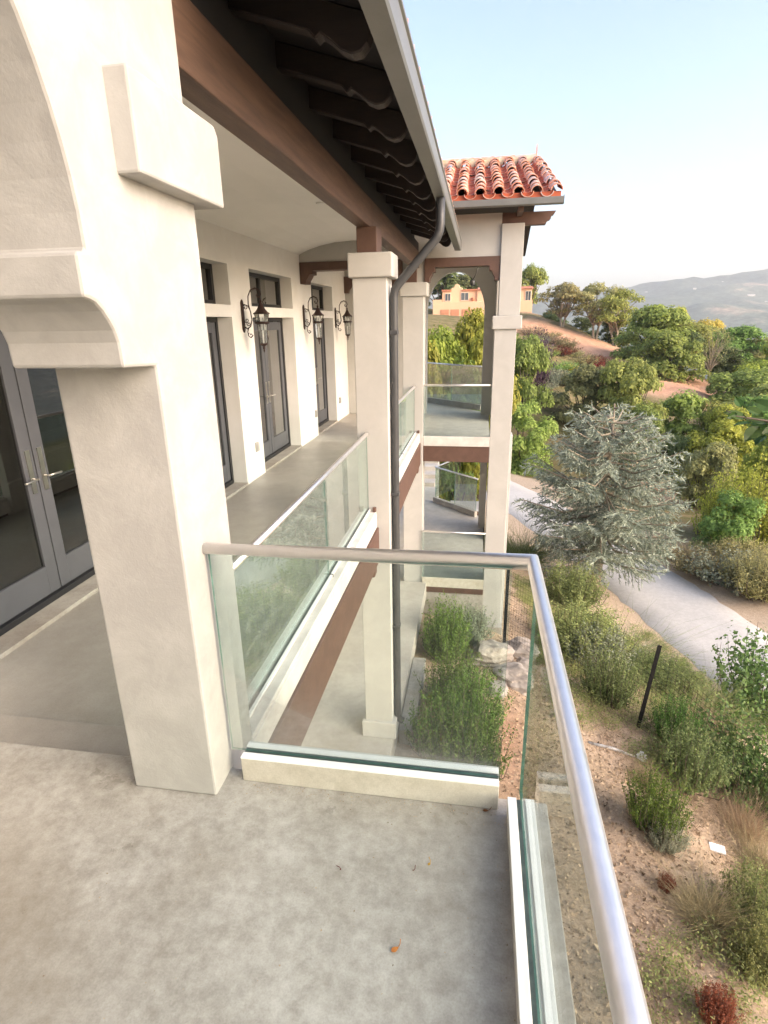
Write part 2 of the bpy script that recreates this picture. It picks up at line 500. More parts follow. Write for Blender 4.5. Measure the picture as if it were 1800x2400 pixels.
for k, (a, b) in enumerate(DOORS):
    D = empty('french_door', (-3.43, (a + b) / 2, GZ), parent=None)
    D.parent = H; D.location = Vector((-3.43, (a + b) / 2, GZ)) - wloc(H)
    x0, x1 = -3.47, -3.39
    f = 0.06
    z0 = GZ + 0.035
    mb = MB()
    mb.box(x0, x1, a + 0.001, a + f, z0, DT - 0.001); mb.box(x0, x1, b - f, b - 0.001, z0, DT - 0.001); mb.box(x0, x1, a + f, b - f, DT - f, DT - 0.001)
    mb.build('frame', M['frame'], D, 0.003)
    bx('threshold', M['frame'], D, x0 - 0.03, x1 + 0.02, a + f, b - f, z0, z0 + 0.05, 0.003)
    bx('sill', M['raw'], D, -3.56, WX + 0.012, a + 0.002, b - 0.002, GZ - 0.002, z0 - 0.002, 0.004)
    mid = (a + b) / 2
    for s, (p, q) in enumerate(((a + f + 0.004, mid - 0.006), (mid + 0.006, b - f - 0.004))):
        st, br, tp = 0.115, 0.24, 0.13
        zb, zt = z0 + 0.055, DT - f - 0.004
        mb = MB()
        mb.box(-3.455, -3.405, p, p + st, zb, zt); mb.box(-3.455, -3.405, q - st, q, zb, zt)
        mb.box(-3.455, -3.405, p + st, q - st, zb, zb + br); mb.box(-3.455, -3.405, p + st, q - st, zt - tp, zt)
        mb.build('leaf', M['leafgrey'], D, 0.003)
        bx('pane', M['door_glass'], D, -3.436, -3.424, p + st, q - st, zb + br, zt - tp)
        hy = q - st / 2 if s == 0 else p + st / 2
        mb = MB()
        mb.box(-3.405, -3.395, hy - 0.022, hy + 0.022, 0.62, 0.96)
        mb.tube([(-3.395, hy, 0.735), (-3.345, hy, 0.735)], 0.009, 8)
        sg = -1 if s == 0 else 1
        mb.tube([(-3.347, hy - 0.004 * sg, 0.735), (-3.34, hy + 0.05 * sg, 0.738), (-3.345, hy + 0.12 * sg, 0.732), (-3.352, hy + 0.135 * sg, 0.73)], 0.008, 8)
        mb.build('handle', M['nickel'], D, 0.0)
    W = empty('transom_window'); W.parent = H; W.location = Vector((-3.43, mid, T0)) - wloc(H)
    mb = MB()
    mb.box(x0, x1, a + 0.001, a + 0.07, T0 + 0.001, T1 - 0.001); mb.box(x0, x1, b - 0.07, b - 0.001, T0 + 0.001, T1 - 0.001)
    mb.box(x0, x1, a + 0.07, b - 0.07, T0 + 0.001, T0 + 0.06); mb.box(x0, x1, a + 0.07, b - 0.07, T1 - 0.06, T1 - 0.001)
    mb.box(x0 + 0.01, x1 - 0.01, mid - 0.03, mid + 0.03, T0 + 0.06, T1 - 0.06)
    mb.build('frame', M['frame'], W, 0.003)
    bx('pane', M['door_glass'], W, -3.436, -3.424, a + 0.07, mid - 0.03, T0 + 0.06, T1 - 0.06)
    bx('pane', M['door_glass'], W, -3.436, -3.424, mid + 0.03, b - 0.07, T0 + 0.06, T1 - 0.06)
for y, z in ((7.78, 0.145), (10.95, 0.145), (12.98, 0.145)):
    O = MB().box(WX, WX + 0.022, y - 0.045, y + 0.045, z - 0.07, z + 0.07).box(WX + 0.022, WX + 0.04, y - 0.037, y + 0.037, z - 0.06, z + 0.062).build('outlet_cover', M['outlet'], H, 0.006)

# near pillar with its arch and moulded corbel, one wall pushed along x
prof = [(1.54, 1.736), (1.537, 1.807), (1.525, 1.84), (1.508, 1.865), (1.487, 1.89), (1.462, 1.91), (1.44, 1.918), (1.417, 1.922), (1.417, 2.032), (1.456, 2.036)]
arc = [(0.388 + 1.068 * math.cos(t), 2.05 + 1.068 * math.sin(t)) for t in [R(90) * i / 22 for i in range(1, 23)]]
right = [(1.713, 0.0), (1.713, 1.729)] + prof + arc
left = [(0.776 - y, z) for y, z in reversed(right)]
outline = right + left[1:] + [(-1.6, 0.0), (-1.6, 4.2), (2.1, 4.2), (2.1, -0.45), (1.876, -0.45), (1.876, 0.0)]
ap = MB().prism(outline, 0, -1.377, -1.009).build('arch_pillar', M['stucco'], H, 0.01)
MB().prism([(1.645, 2.25), (2.19, 2.25), (2.19, 2.475), (2.165, 2.505), (1.645, 2.505)], 0, -1.445, -0.938).build('pillar_block', M['stucco'], H, 0.008)
bx('wing_wall', M['stucco'], H, -3.56, 0.33, -3.75, -3.41, LZ, 4.6)  # unseen wing behind the camera, added only for its effect on bounced light
bx('wing_wall', M['stucco'], H, -1.377, -1.009, -3.4, -1.601, 0.0, 4.2)  # unseen as well: carries the arch wall back to the added wing
bx('porch_shade_ceiling', M['plaster'], H, WX, -1.378, -4.0, 2.099, 3.4, 3.5)  # unseen flat roof, added to keep the porch behind the arch shaded
bx('ledger', M['timber'], H, -1.21, -1.07, 2.102, 2.13, 2.66, 3.0)


def column(x0, x1, y0, y1, zb, plinth=True):
    c = empty('column'); c.parent = H; c.location = Vector(((x0 + x1) / 2, (y0 + y1) / 2, zb)) - wloc(H)
    bx('shaft', M['stucco_far'], c, x0, x1, y0, y1, zb, 2.26, 0.008)
    bx('capital', M['stucco_far'], c, x0 - 0.035, x1 + 0.06, y0 - 0.035, y1 + 0.035, 2.26, 2.48, 0.012)
    if plinth: bx('plinth', M['stucco_far'], c, x0 - 0.04, x1 + 0.045, y0 - 0.04, y1 + 0.04, zb, zb + 0.23, 0.008)
    bx('timber_block', M['brown'], c, x0 + 0.05, x0 + 0.245, y0 + 0.02, y1 - 0.02, 2.48, 2.708, 0.006)
    return c


column(-1.254, -0.915, 5.81, 6.15, LZ)
column(-1.36, -0.99, 10.35, 10.715, LZ - 0.08, False)

# long timber beam of the gallery in two lengths, and the lower painted beam
for a, b in ((2.13, 5.98), (5.983, 10.44)):
    bx('gallery_beam', M['timber'], H, -1.205, -1.075, a, b, 2.71, 2.96, 0.006)
    bx('rafter_blocking_shade', M['sheath'], H, -1.203, -1.09, a, b, 2.962, 3.10)  # near-black boards put the shade over the beam's upper face into the colour
    bx('rafter_blocking_shade', M['sheath'], H, -1.203, -1.16, a, b, 3.102, 3.318)
for a, b in ((2.102, 5.768), (6.19, 10.348)):
    bx('lower_beam', M['brown'], H, -1.20, -1.03, a, b, -0.69, -0.287, 0.006)
    MB().box(-1.248, -1.05, a, b, -0.285, -0.135).box(-1.235, -1.0545, a, b, -0.135, -0.10).build('railing_curb', M['curb_white'], H, 0.006)
    bx('beam_corbel', M['brown'], H, -1.19, -1.06, b - 0.14, b, -0.84, -0.682, 0.02)
    bx('soffit', M['plaster'], H, WX + 0.002, -1.20, a, b, -0.68, -0.61)
    bx('curb_clip', M['brown'], H, -1.09, -1.052, b - 0.05, b - 0.005, -0.1, -0.05, 0.004)

# vaulted gallery ceiling and recessed lamp
pr = [(-3.19, 2.985), (-3.02, 3.055), (-2.8, 3.115), (-2.54, 3.16), (-2.2, 3.18), (-1.85, 3.16), (-1.6, 3.115), (-1.38, 3.055), (-1.206, 2.985)]
MB().prism(pr + [(-1.206, 3.3), (-3.19, 3.3)], 1, 2.101, 10.446).build('gallery_ceiling', M['plaster'], H)
MB().lathe([(0.085, 0.0), (0.085, 0.02), (0.06, 0.012)], 20, (-1.85, 7.13, 3.145)).build('recessed_lamp', M['plaster'], H)

# gallery roof: rafters with scrolled tails, boards, gutter, tile cover
def roof_z(x, base): return base + (-0.5 - x) * 0.30


GR = empty('gallery_roof'); GR.parent = H; GR.location = Vector((-0.8, 6.0, 3.0)) - wloc(H)
pts = [(-1.95, roof_z(-1.95, 2.985)), (-0.80, roof_z(-0.80, 2.985)), (-0.77, 2.985 + 0.055), (-0.745, 2.985 + 0.075), (-0.70, 2.985 + 0.045), (-0.66, 2.985 + 0.01), (-0.61, 2.985 - 0.012),
       (-0.565, 2.985 - 0.005), (-0.535, 2.985 + 0.025), (-0.522, 2.985 + 0.065), (-0.53, roof_z(-0.53, 2.985) + 0.125), (-1.95, roof_z(-1.95, 2.985) + 0.125)]
me = MB().prism(pts, 1, -0.042, 0.042).mesh('rafter', M['darkwood'], (-0.8, 0, 3.0))
for k in range(13):
    y = 2.36 + 0.635 * k
    r = link('rafter', me, GR, (0, y - 6.0, 0))
    r.modifiers.new('bevel', 'BEVEL').width = 0.006
sl = [(-0.44, roof_z(-0.44, 3.112)), (-5.6, roof_z(-5.6, 3.112)), (-5.6, roof_z(-5.6, 3.14)), (-0.44, roof_z(-0.44, 3.14))]
MB().prism(sl, 1, 2.101, 10.2).build('roof_boards', M['sheath'], GR)
mb = MB()   # gutter trough
mb.prism([(-0.472, 2.936), (-0.38, 2.936), (-0.372, 2.95), (-0.372, 3.06), (-0.362, 3.068), (-0.362, 3.085), (-0.378, 3.085), (-0.384, 3.065), (-0.384, 2.948), (-0.46, 2.948), (-0.46, 3.085), (-0.472, 3.085)], 1, 2.11, 10.2)
mb.build('gutter', M['gutter'], GR, 0.0)
bx('gutter_end_cap', M['gutter'], GR, -0.474, -0.366, 10.2, 10.206, 2.934, 3.087)
bx('gutter_end_cap', M['gutter'], GR, -0.474, -0.366, 2.104, 2.11, 2.934, 3.087)
# downspout of the gallery gutter beside the first column
MB().tube([(-0.415, 5.93, 2.95), (-0.415, 5.93, 2.72), (-0.42, 5.93, 2.66), (-0.445, 5.93, 2.60), (-0.82, 5.95, 2.20), (-0.855, 5.95, 2.15), (-0.868, 5.95, 2.08), (-0.868, 5.95, -2.86), (-0.855, 5.95, -2.93), (-0.80, 5.95, -2.96)], 0.042, 14).build('downspout', M['pipe'], H)
for z in (1.75, 0.05, -1.6): MB().box(-0.915, -0.825, 5.902, 5.998, z - 0.02, z + 0.02).build('pipe_strap', M['pipe'], H, 0.003)

# ---- tile cover
M['tile'], N, L, p = nodes('terracotta_tile')
oi = N.new('ShaderNodeObjectInfo'); tc = N.new('ShaderNodeTexCoord')
rr = ramp(N, [(0.0, (0.56, 0.21, 0.12)), (0.3, (0.62, 0.27, 0.16)), (0.5, (0.52, 0.25, 0.18)), (0.7, (0.66, 0.34, 0.21)), (0.85, (0.52, 0.35, 0.33)), (1.0, (0.62, 0.48, 0.42))])
L.new(oi.outputs['Random'], rr.inputs['Fac'])
nn = noise(N, L, tc.outputs['Object'], 9, 6, 0.65, 0.6)
r2 = ramp(N, [(0.45, 0.0), (0.68, 0.85)]); L.new(nn.outputs['Fac'], r2.inputs['Fac'])
L.new(mixc(N, L, r2.outputs['Color'], rr.outputs['Color'], (0.58, 0.50, 0.46)), p.inputs['Base Color'])
p.inputs['Roughness'].default_value = 0.75
M['mortar'] = pm('cream_mortar', (0.62, 0.55, 0.40), (0.5, 0.43, 0.3), 12, 0.9, 0.3, 60)
M['tile_in'] = pm('tile_inner', (0.50, 0.13, 0.06), (0.42, 0.10, 0.05), 8, 0.85)


def half_tile(name, r0, r1, ln, up, th=0.014):
    mb = MB(); n = 8
    rows = []
    for t in (0.0, 1.0):
        rr_ = r0 + (r1 - r0) * t
        for q in (rr_, rr_ - th):
            rows.append([(q * math.cos(math.pi * i / n), t * ln, (q * math.sin(math.pi * i / n)) * (1 if up else -0.75)) for i in range(n + 1)])
    o0, i0, o1, i1 = rows
    for i in range(n):
        mb.face([o0[i], o0[i + 1], o1[i + 1], o1[i]], 0, True)
        mb.face([i0[i], i1[i], i1[i + 1], i0[i + 1]], 1, True)
        mb.face([o0[i], i0[i], i0[i + 1], o0[i + 1]], 0)
        mb.face([o1[i], o1[i + 1], i1[i + 1], i1[i]], 0)
    for a_, b_, c_, d_ in ((o0[0], o1[0], i1[0], i0[0]), (o0[n], i0[n], i1[n], o1[n])): mb.face([a_, b_, c_, d_])
    return mb.mesh(name, [M['tile'], M['tile_in']])


cap_me = half_tile('cap_tile', 0.092, 0.078, 0.44, True)
pan_me = half_tile('pan_tile', 0.098, 0.09, 0.44, False)
TR = empty('tower_roof'); TR.parent = H; TR.location = Vector((0, 12, 3.5)) - wloc(H)
E0, RDG = np.array([0, 9.93, 3.60]), np.array([-0.06, 13.7, 4.90])
SLP = math.atan2(RDG[2] - E0[2], RDG[1] - E0[1])
LEN = math.hypot(RDG[2] - E0[2], RDG[1] - E0[1])
nc = 11
ex = LEN / nc
rnd = random.Random(5)
for c in range(8):
    xc = 1.05 - 0.285 * c
    for k in range(nc):
        for nm, me, dx, dz in (('cap_tile', cap_me, 0.0, 0.085), ('pan_tile', pan_me, -0.1425, 0.09)):
            o = link(nm, me, TR)
            s_ = k * ex
            yy = E0[1] + s_ * math.cos(SLP); zz = E0[2] + s_ * math.sin(SLP)
            o.location = Vector((xc + dx - 0.06 * k / nc + rnd.uniform(-.012, .012), yy + rnd.uniform(-.02, .02), zz + dz + rnd.uniform(-.005, .011))) - wloc(TR)
            o.rotation_euler = (SLP - 0.05, 0, rnd.uniform(-0.05, 0.05))
for k in range(5):     # ridge tiles, one more curls up at the gable end
    o = link('ridge_tile', cap_me, TR)
    o.location = Vector((0.98 - 0.44 * k * 0.95, 13.74, 4.99)) - wloc(TR)
    o.rotation_euler = (0.0, 0.04, R(90))
    o.scale = (1.25, 1.0, 1.0)
MB().prism([(13.70, 4.99), (13.80, 5.0), (13.77, 5.10), (13.72, 5.08)], 0, 0.98, 1.01).prism([(13.73, 5.08), (13.77, 5.09), (13.765, 5.22), (13.755, 5.26)], 0, 0.985, 1.01).build('ridge_finial', M['tile'], TR)
for c in range(8):
    xc = 1.05 - 0.1425 - 0.285 * c - 0.06
    MB().prism([(xc - 0.085, 4.97), (xc + 0.085, 4.97), (xc, 4.80)], 1, 13.50, 13.62).build('mortar_wedge', M['mortar'], TR)
bx('eave_closure', M['tile_in'], TR, -0.6, 1.12, 9.985, 10.02, 3.567, 3.69)
# deck under the tiles, back slope, gutter
mb = MB()
mb.prism([(9.93, 3.565), (13.74, 4.88), (17.4, 3.565), (17.4, 3.50), (13.74, 4.81), (9.93, 3.50)], 0, -3.4, 1.12)
mb.build('roof_boards', M['darkwood'], TR)
mb = MB()
for i in range(15):
    x = 1.05 - 0.285 * i
    mb.tube([(x, 17.4, 3.62), (x, 13.8, 4.93)], 0.085, 8)
mb.build('rear_tile_cover', M['tile'], TR)
mb = MB()
mb.prism([(9.80, 3.49), (9.90, 3.49), (9.90, 3.60), (9.888, 3.60), (9.888, 3.502), (9.812, 3.502), (9.80, 3.575), (9.785, 3.585), (9.785, 3.57), (9.79, 3.50)], 0, -0.5, 1.145)
mb.build('gutter', M['gutter'], TR)
MB().box(1.145, 1.151, 9.785, 9.902, 3.488, 3.602).build('gutter_end_cap', M['gutter'], TR)
MB().prism([(0.25, 3.50), (1.12, 3.50), (1.09, 3.45), (1.05, 3.43), (1.04, 3.38), (0.99, 3.36), (0.97, 3.31), (0.25, 3.31)], 1, 10.46, 10.62).build('outrigger', M['brown'], TR, 0.006)
for x in (0.54,):
    bx('rafter_tail', M['timber'], TR, x - 0.04, x + 0.04, 9.95, 10.44, 3.43, 3.50, 0.004)
# plain tile cover on the gallery roof (seen only edge-on)
mb = MB()
for i in range(28):
    y = 2.25 + 0.285 * i
    mb.tube([(-0.43, y, 3.185), (-5.6, y, roof_z(-5.6, 3.16) + 0.03)], 0.08, 8)
mb.build('roof_tile_cover', M['tile'], GR)

# ---- tower
T = empty('tower'); T.parent = H; T.location = Vector((0, 12, LZ)) - wloc(H)
bx('pilaster', M['stucco_far'], T, 0.275, 0.635, 10.40, 10.80, 1.92, 3.335, 0.008)
bx('pilaster_band', M['stucco_far'], T, 0.185, 0.675, 10.34, 10.86, 1.70, 1.92, 0.012)
bx('lower_pilaster', M['stucco_far'], T, 0.225, 0.595, 10.38, 10.78, -4.3, 1.70, 0.008)
bx('lower_buttress', M['stucco_far'], T, 0.30, 0.655, 10.782, 11.1, -4.3, -0.2, 0.008)
bx('front_wall', M['stucco_far'], T, -0.985, 0.274, 10.45, 10.72, 2.86, 3.50)
bx('front_wall', M['stucco_far'], T, WX + 0.002, -1.365, 10.45, 10.72, 2.865, 3.50)
bx('front_wall', M['stucco_far'], T, -1.363, -0.987, 10.453, 10.717, 2.482, 3.50)
bx('upper_wall', M['stucco_far'], T, 0.276, 0.63, 10.47, 14.2, 3.337, 3.50)


def lintel(x0, x1, y0, y1, zt, zb, drop, cw, both=True, lft=True):
    poly = [(x0, zt), (x0, drop)] if lft else [(x0, zt), (x0, zb)]
    if lft: poly += [(x0 + cw * 0.45, drop), (x0 + cw * 0.5, drop + 0.06), (x0 + cw * 0.7, drop + 0.12), (x0 + cw * 0.75, drop + 0.15), (x0 + cw, drop + 0.155), (x0 + cw, zb)]
    if both: poly += [(x1 - cw, zb), (x1 - cw, drop + 0.155), (x1 - cw * 0.75, drop + 0.15), (x1 - cw * 0.7, drop + 0.12), (x1 - cw * 0.5, drop + 0.06), (x1 - cw * 0.45, drop), (x1, drop), (x1, zt)]
    else: poly += [(x1, zb), (x1, zt)]
    return MB().prism(poly, 1, y0, y1).build('lintel', M['brown'], T, 0.004)


lintel(-0.985, 0.272, 10.42, 10.72, 2.858, 2.715, 2.49, 0.175)
lintel(WX + 0.003, -1.365, 10.42, 10.72, 2.862, 2.725, 2.51, 0.23)
lintel(WX + 0.003, -1.9, 13.85, 13.95, 2.86, 2.72, 2.50, 0.23)
# back wall with the big arch, its pier and ceiling
mb = MB()
cx, rad, sp = -0.60, 0.66, 2.05
ar = [(cx + rad * math.cos(t), sp + 0.86 * math.sin(t)) for t in [math.pi * i / 24 for i in range(25)]]
mb.prism([(0.30, GZ), (0.30, 3.5), (WX + 0.003, 3.5), (WX + 0.003, GZ), (cx - rad, GZ)] + list(reversed(ar)) + [(cx + rad, GZ)], 1, 13.952, 14.25)
mb.build('arch_wall', M['stucco_far'], T, 0.006)
bx('pier_band', M['stucco_far'], T, cx + rad + 0.06, 0.36, 13.90, 14.3, 1.70, 1.92, 0.008)
bx('pier', M['stucco_far'], T, 0.10, 0.27, 13.9, 14.23, -4.3, GZ - 0.004, 0.006)
MB().prism([(WX, 3.04), (-2.2, 3.14), (-1.2, 3.17), (-0.3, 3.14), (0.28, 3.04), (0.28, 3.2), (WX, 3.2)], 1, 10.722, 13.95).build('tower_ceiling', M['plaster'], T)
bx('side_wall', M['stucco_far'], T, 0.30, 0.60, 13.0, 14.24, -4.3, 3.336, 0.006)
bx('slab_beam', M['brown'], T, -0.985, 0.222, 10.38, 10.449, -0.64, -0.345, 0.005)
bx('slab_curb', M['curb_white'], T, -0.985, 0.222, 10.36, 10.449, -0.343, -0.165, 0.005)
bx('slab_curb', M['curb'], T, -0.985, 0.222, 10.30, 10.333, -3.19, -2.985, 0.005)
bx('slab_beam', M['brown'], T, -0.985, 0.222, 10.29, 10.334, -3.30, -3.193, 0.004)
bx('base_wall', M['raw'], T, -1.0, 0.224, 10.312, 10.335, -4.6, -3.302)
bx('footing', M['raw'], T, 0.05, 0.62, 10.2, 10.9, -4.6, -3.95, 0.01)
bx('base_wall', M['raw'], T, 0.228, 0.24, 10.8, 13.9, -4.6, -3.2)
# bare wire and lamp holder hanging from the tower ceiling
PN = MB().tube([(-0.19, 12, 3.16), (-0.14, 12, 3.0), (-0.10, 12, 2.86), (-0.13, 12, 2.72), (-0.19, 12, 2.60)], 0.008, 6).lathe([(0.01, 0.0), (0.045, -0.01), (0.05, -0.09), (0.02, -0.11)], 12, (-0.2, 12, 2.6)).build('pendant_fitting', M['pipe'])
tag(PN, 'small dark lamp fitting hanging on a loose wire in the tower arch', 'lamp')

# ------------------------------------------------------------------ glass railings
def railing(name, label, base, runs, rail_pts, r=0.0215, group=None, glass='glass'):
    """runs: (p, q, z0, z1) panels; p,q plan points"""
    E_ = empty(name, base); tag(E_, label, 'railing', group)
    MB().tube(rail_pts, r, 20).build('handrail', M['steel'], E_)
    for p, q, z0, z1 in runs:
        d = Vector((q[0] - p[0], q[1] - p[1])); d.normalize()
        nx, ny = -d.y * 0.006, d.x * 0.006
        mb = MB()
        P = [(p[0] + nx, p[1] + ny), (q[0] + nx, q[1] + ny), (q[0] - nx, q[1] - ny), (p[0] - nx, p[1] - ny)]
        lo = [(a, b, z0) for a, b in P]; hi = [(a, b, z1) for a, b in P]
        mb.face([lo[0], lo[1], hi[1], hi[0]], 0); mb.face([lo[2], lo[3], hi[3], hi[2]], 0)
        mb.face([lo[1], lo[2], hi[2], hi[1]], 1); mb.face([lo[3], lo[0], hi[0], hi[3]], 1); mb.face([hi[0], hi[1], hi[2], hi[3]], 1); mb.face([lo[3], lo[2], lo[1], lo[0]], 1)
        mb.build('glass_panel', [M[glass], M['glass_edge']], E_)
    return E_


def channel(E_, axis, a, b, c, z0, z1, wid, slot=0.034, mat='curb'):
    """floor curb with two metal lips and a dark slot between them; axis 'x' runs along x at y=c"""
    h = wid / 2; s = slot / 2; lip = 0.008
    def B(u0, u1, q0, q1, zz0, zz1):
        return (u0, u1, c + q0, c + q1, zz0, zz1) if axis == 'x' else (c + q0, c + q1, u0, u1, zz0, zz1)
    bx('curb_block', M[mat], E_, *B(a, b, -h, h, z0, z1 - lip - 0.001), bev=0.003)
    bx('channel_lip', M['alu'], E_, *B(a, b, -h - 0.001, -s, z1 - lip, z1), bev=0.0015)
    bx('channel_lip', M['alu'], E_, *B(a, b, s, h + 0.001, z1 - lip, z1), bev=0.0015)
    bx('channel_slot', M['slot'], E_, *B(a + 0.002, b - 0.002, -s + 0.0005, s - 0.0005, z1 - lip - 0.0008, z1 - lip + 0.0005))


near = railing('glass_railing', 'glass railing with steel handrail round the corner of the near deck', (-0.4, 1.86, 0),
               [((-0.992, 1.862), (0.137, 1.862), 0.118, 1.03), ((0.2165, 1.80), (0.2165, -1.4), 0.118, 1.03), ((0.2165, -1.42), (0.2165, -3.3), 0.118, 1.03)],
               [(-1.008, 1.866, 1.045), (0.2085, 1.882, 1.045), (0.2115, -3.3, 1.045)])
channel(near, 'x', -0.935, 0.134, 1.860, 0.001, 0.124, 0.098)
channel(near, 'y', -3.35, 1.79, 0.2165, 0.001, 0.094, 0.098, mat='curb_white')
MB().lathe([(0.031, 0), (0.031, 0.006)], 18, (0, 0, 0)).build('rail_flange', M['steel'], near).matrix_local = Matrix.Translation(Vector((-1.0085, 1.866, 1.045)) - Vector((-0.4, 1.86, 0))) @ Matrix.Rotation(R(90), 4, 'Y')

RZ = 0.735
ga = railing('glass_railing', 'glass railing of the gallery from the near pillar to the first column', (-1.15, 4.0, -0.1),
             [((-1.15, 2.11), (-1.15, 4.06), -0.125, RZ - 0.012), ((-1.15, 4.072), (-1.15, 5.80), -0.125, RZ - 0.012)],
             [(-1.15, 2.1, RZ), (-1.15, 5.812, RZ)], glass='glass_dusty')
channel(ga, 'y', 2.104, 5.77, -1.15, -0.099, -0.078, 0.07, mat='curb_white')
MB().box(-1.112, -1.108, 4.06, 4.068, -0.25, -0.08).box(-1.15, -1.108, 4.06, 4.068, -0.08, -0.074).build('joint_clip', M['frame'], ga)
gb = railing('glass_railing', 'glass railing of the gallery between the first column and the tower', (-1.15, 8.0, -0.1),
             [((-1.15, 6.16), (-1.15, 8.50), -0.125, RZ - 0.012), ((-1.15, 8.512), (-1.15, 10.33), -0.125, RZ - 0.012)],
             [(-1.15, 6.15, RZ), (-1.15, 10.352, RZ)], glass='glass_dusty')
channel(gb, 'y', 6.192, 10.345, -1.15, -0.099, -0.078, 0.07, mat='curb_white')
MB().box(-1.112, -1.108, 8.5, 8.508, -0.25, -0.08).box(-1.15, -1.108, 8.5, 8.508, -0.08, -0.074).build('joint_clip', M['frame'], gb)
railing('glass_railing', 'upper glass railing across the front of the tower terrace', (-0.4, 10.41, GZ), [((-0.985, 10.41), (0.222, 10.41), -0.2, 0.745)], [(-0.989, 10.41, 0.757), (0.226, 10.41, 0.757)], 0.019)
railing('glass_railing', 'lower glass railing across the front of the tower terrace', (-0.4, 10.315, -3.2), [((-0.985, 10.316), (0.222, 10.316), -3.0, -2.03)], [(-0.989, 10.316, -2.018), (0.224, 10.316, -2.018)], 0.019)
ub = railing('glass_railing', 'slanting glass railing at the back edge of the upper terrace', (-0.7, 15.9, GZ),
             [((0.08, 14.72), (-0.72, 15.5), -0.2, 0.745), ((-0.73, 15.51), (-1.95, 16.7), -0.2, 0.745)], [(0.1, 14.70, 0.757), (-1.97, 16.72, 0.757)], 0.019)
MB().prism([(0.12, 14.7), (0.05, 14.63), (-1.99, 16.63), (-1.92, 16.7)], 2, GZ, -0.17).build('curb_block', M['raw'], ub)
lb = railing('glass_railing', 'angled glass railing round the stair opening on the lower terrace', (-0.6, 15.5, -3.2),
             [((0.03, 14.80), (-0.56, 15.39), -3.06, -2.16), ((-0.57, 15.40), (-1.15, 15.98), -3.06, -2.16), ((-1.15, 16.0), (-0.55, 17.2), -3.06, -2.16)],
             [(0.06, 14.77, -2.15), (-1.16, 15.99, -2.15), (-0.54, 17.22, -2.15)], 0.019)
MB().prism([(0.07, 14.80), (0.0, 14.73), (-1.22, 15.95), (-1.15, 16.02)], 2, -3.2, -3.05).build('curb_block', M['raw'], lb)

# ------------------------------------------------------------------ wall lanterns
def spiral(cx, cz, r0, turns, start, sgn=1, n=16):
    out = []
    for i in range(n + 1):
        t = i / n
        a = start + sgn * turns * 2 * math.pi * t
        r = r0 * (1 - 0.8 * t)
        out.append((cx + r * math.cos(a), 0, cz + r * math.sin(a)))
    return out


LAMP_PARTS = []
mb = MB().prism([(-0.03, -0.17), (0.0, -0.212), (0.03, -0.17), (0.034, 0.0), (0.03, 0.17), (0.0, 0.212), (-0.03, 0.17), (-0.034, 0.0)], 0, 0.0, 0.022)
LAMP_PARTS.append(('backplate', mb.mesh('backplate', M['iron'])))
arm = [(0.02, 0, -0.13), (0.06, 0, -0.165), (0.11, 0, -0.13), (0.135, 0, -0.05), (0.125, 0, 0.05), (0.10, 0, 0.15), (0.105, 0, 0.25), (0.145, 0, 0.325), (0.21, 0, 0.35), (0.265, 0, 0.325), (0.285, 0, 0.275), (0.265, 0, 0.235), (0.235, 0, 0.235), (0.225, 0, 0.26), (0.24, 0, 0.275)]
LAMP_PARTS.append(('arm', MB().tube(arm, 0.0085, 8).mesh('arm', M['iron'])))
for pth in (spiral(0.055, 0.11, 0.036, 1.3, math.pi, -1), spiral(0.06, -0.055, 0.032, 1.3, math.pi, 1), spiral(0.085, -0.10, 0.03, 1.2, 2.5, 1), spiral(0.10, -0.245, 0.036, 1.2, 2.2, 1),
            [(0.02, 0, 0.14), (0.045, 0, 0.147), (0.09, 0, 0.13), (0.118, 0, 0.07)], [(0.08, 0, -0.155), (0.06, 0, -0.20), (0.066, 0, -0.25), (0.10, 0, -0.281), (0.136, 0, -0.25)]):
    LAMP_PARTS.append(('scroll', MB().tube(pth, 0.0055, 6).mesh('scroll', M['iron'])))
for i in range(7):
    a = R(20 + 22 * i)
    LAMP_PARTS.append(('arm_bar', MB().tube([(0.205 + 0.045 * math.cos(a), 0, 0.28 + 0.045 * math.sin(a)), (0.205 + 0.075 * math.cos(a), 0, 0.275 + 0.075 * math.sin(a))], 0.004, 5).mesh('arm_bar', M['iron'])))
mb = MB().tube([(0.27, 0, 0.238), (0.275, 0, 0.20)], 0.006, 6).lathe([(0.012, 0.20), (0.018, 0.185), (0.014, 0.165)], 8, (0.275, 0, 0))
LAMP_PARTS.append(('hanger', mb.mesh('hanger', M['iron'])))
LAMP_PARTS.append(('lamp_roof', MB().lathe([(0.012, 0.17), (0.03, 0.135), (0.055, 0.085), (0.085, 0.05), (0.112, 0.032), (0.112, 0.022), (0.09, 0.024)], 12, (0.275, 0, 0)).mesh('lamp_roof', M['iron'])))
LAMP_PARTS.append(('lamp_glass', MB().lathe([(0.098, 0.02), (0.078, -0.075), (0.07, -0.09), (0.062, -0.16), (0.05, -0.36), (0.02, -0.375)], 8, (0.275, 0, 0), smooth=False).mesh('lamp_glass', M['lamp_glass'])))
mb = MB().lathe([(0.082, -0.072), (0.098, -0.08), (0.098, -0.098), (0.08, -0.105)], 12, (0.275, 0, 0))
for i in range(8):
    a = math.pi / 4 * i
    c_, s_ = math.cos(a), math.sin(a)
    mb.tube([(0.275 + 0.10 * c_, 0.10 * s_, 0.022), (0.275 + 0.084 * c_, 0.084 * s_, -0.075)], 0.004, 5)
    if i % 2 == 0: mb.tube([(0.275 + 0.072 * c_, 0.072 * s_, -0.10), (0.275 + 0.052 * c_, 0.052 * s_, -0.36)], 0.004, 5)
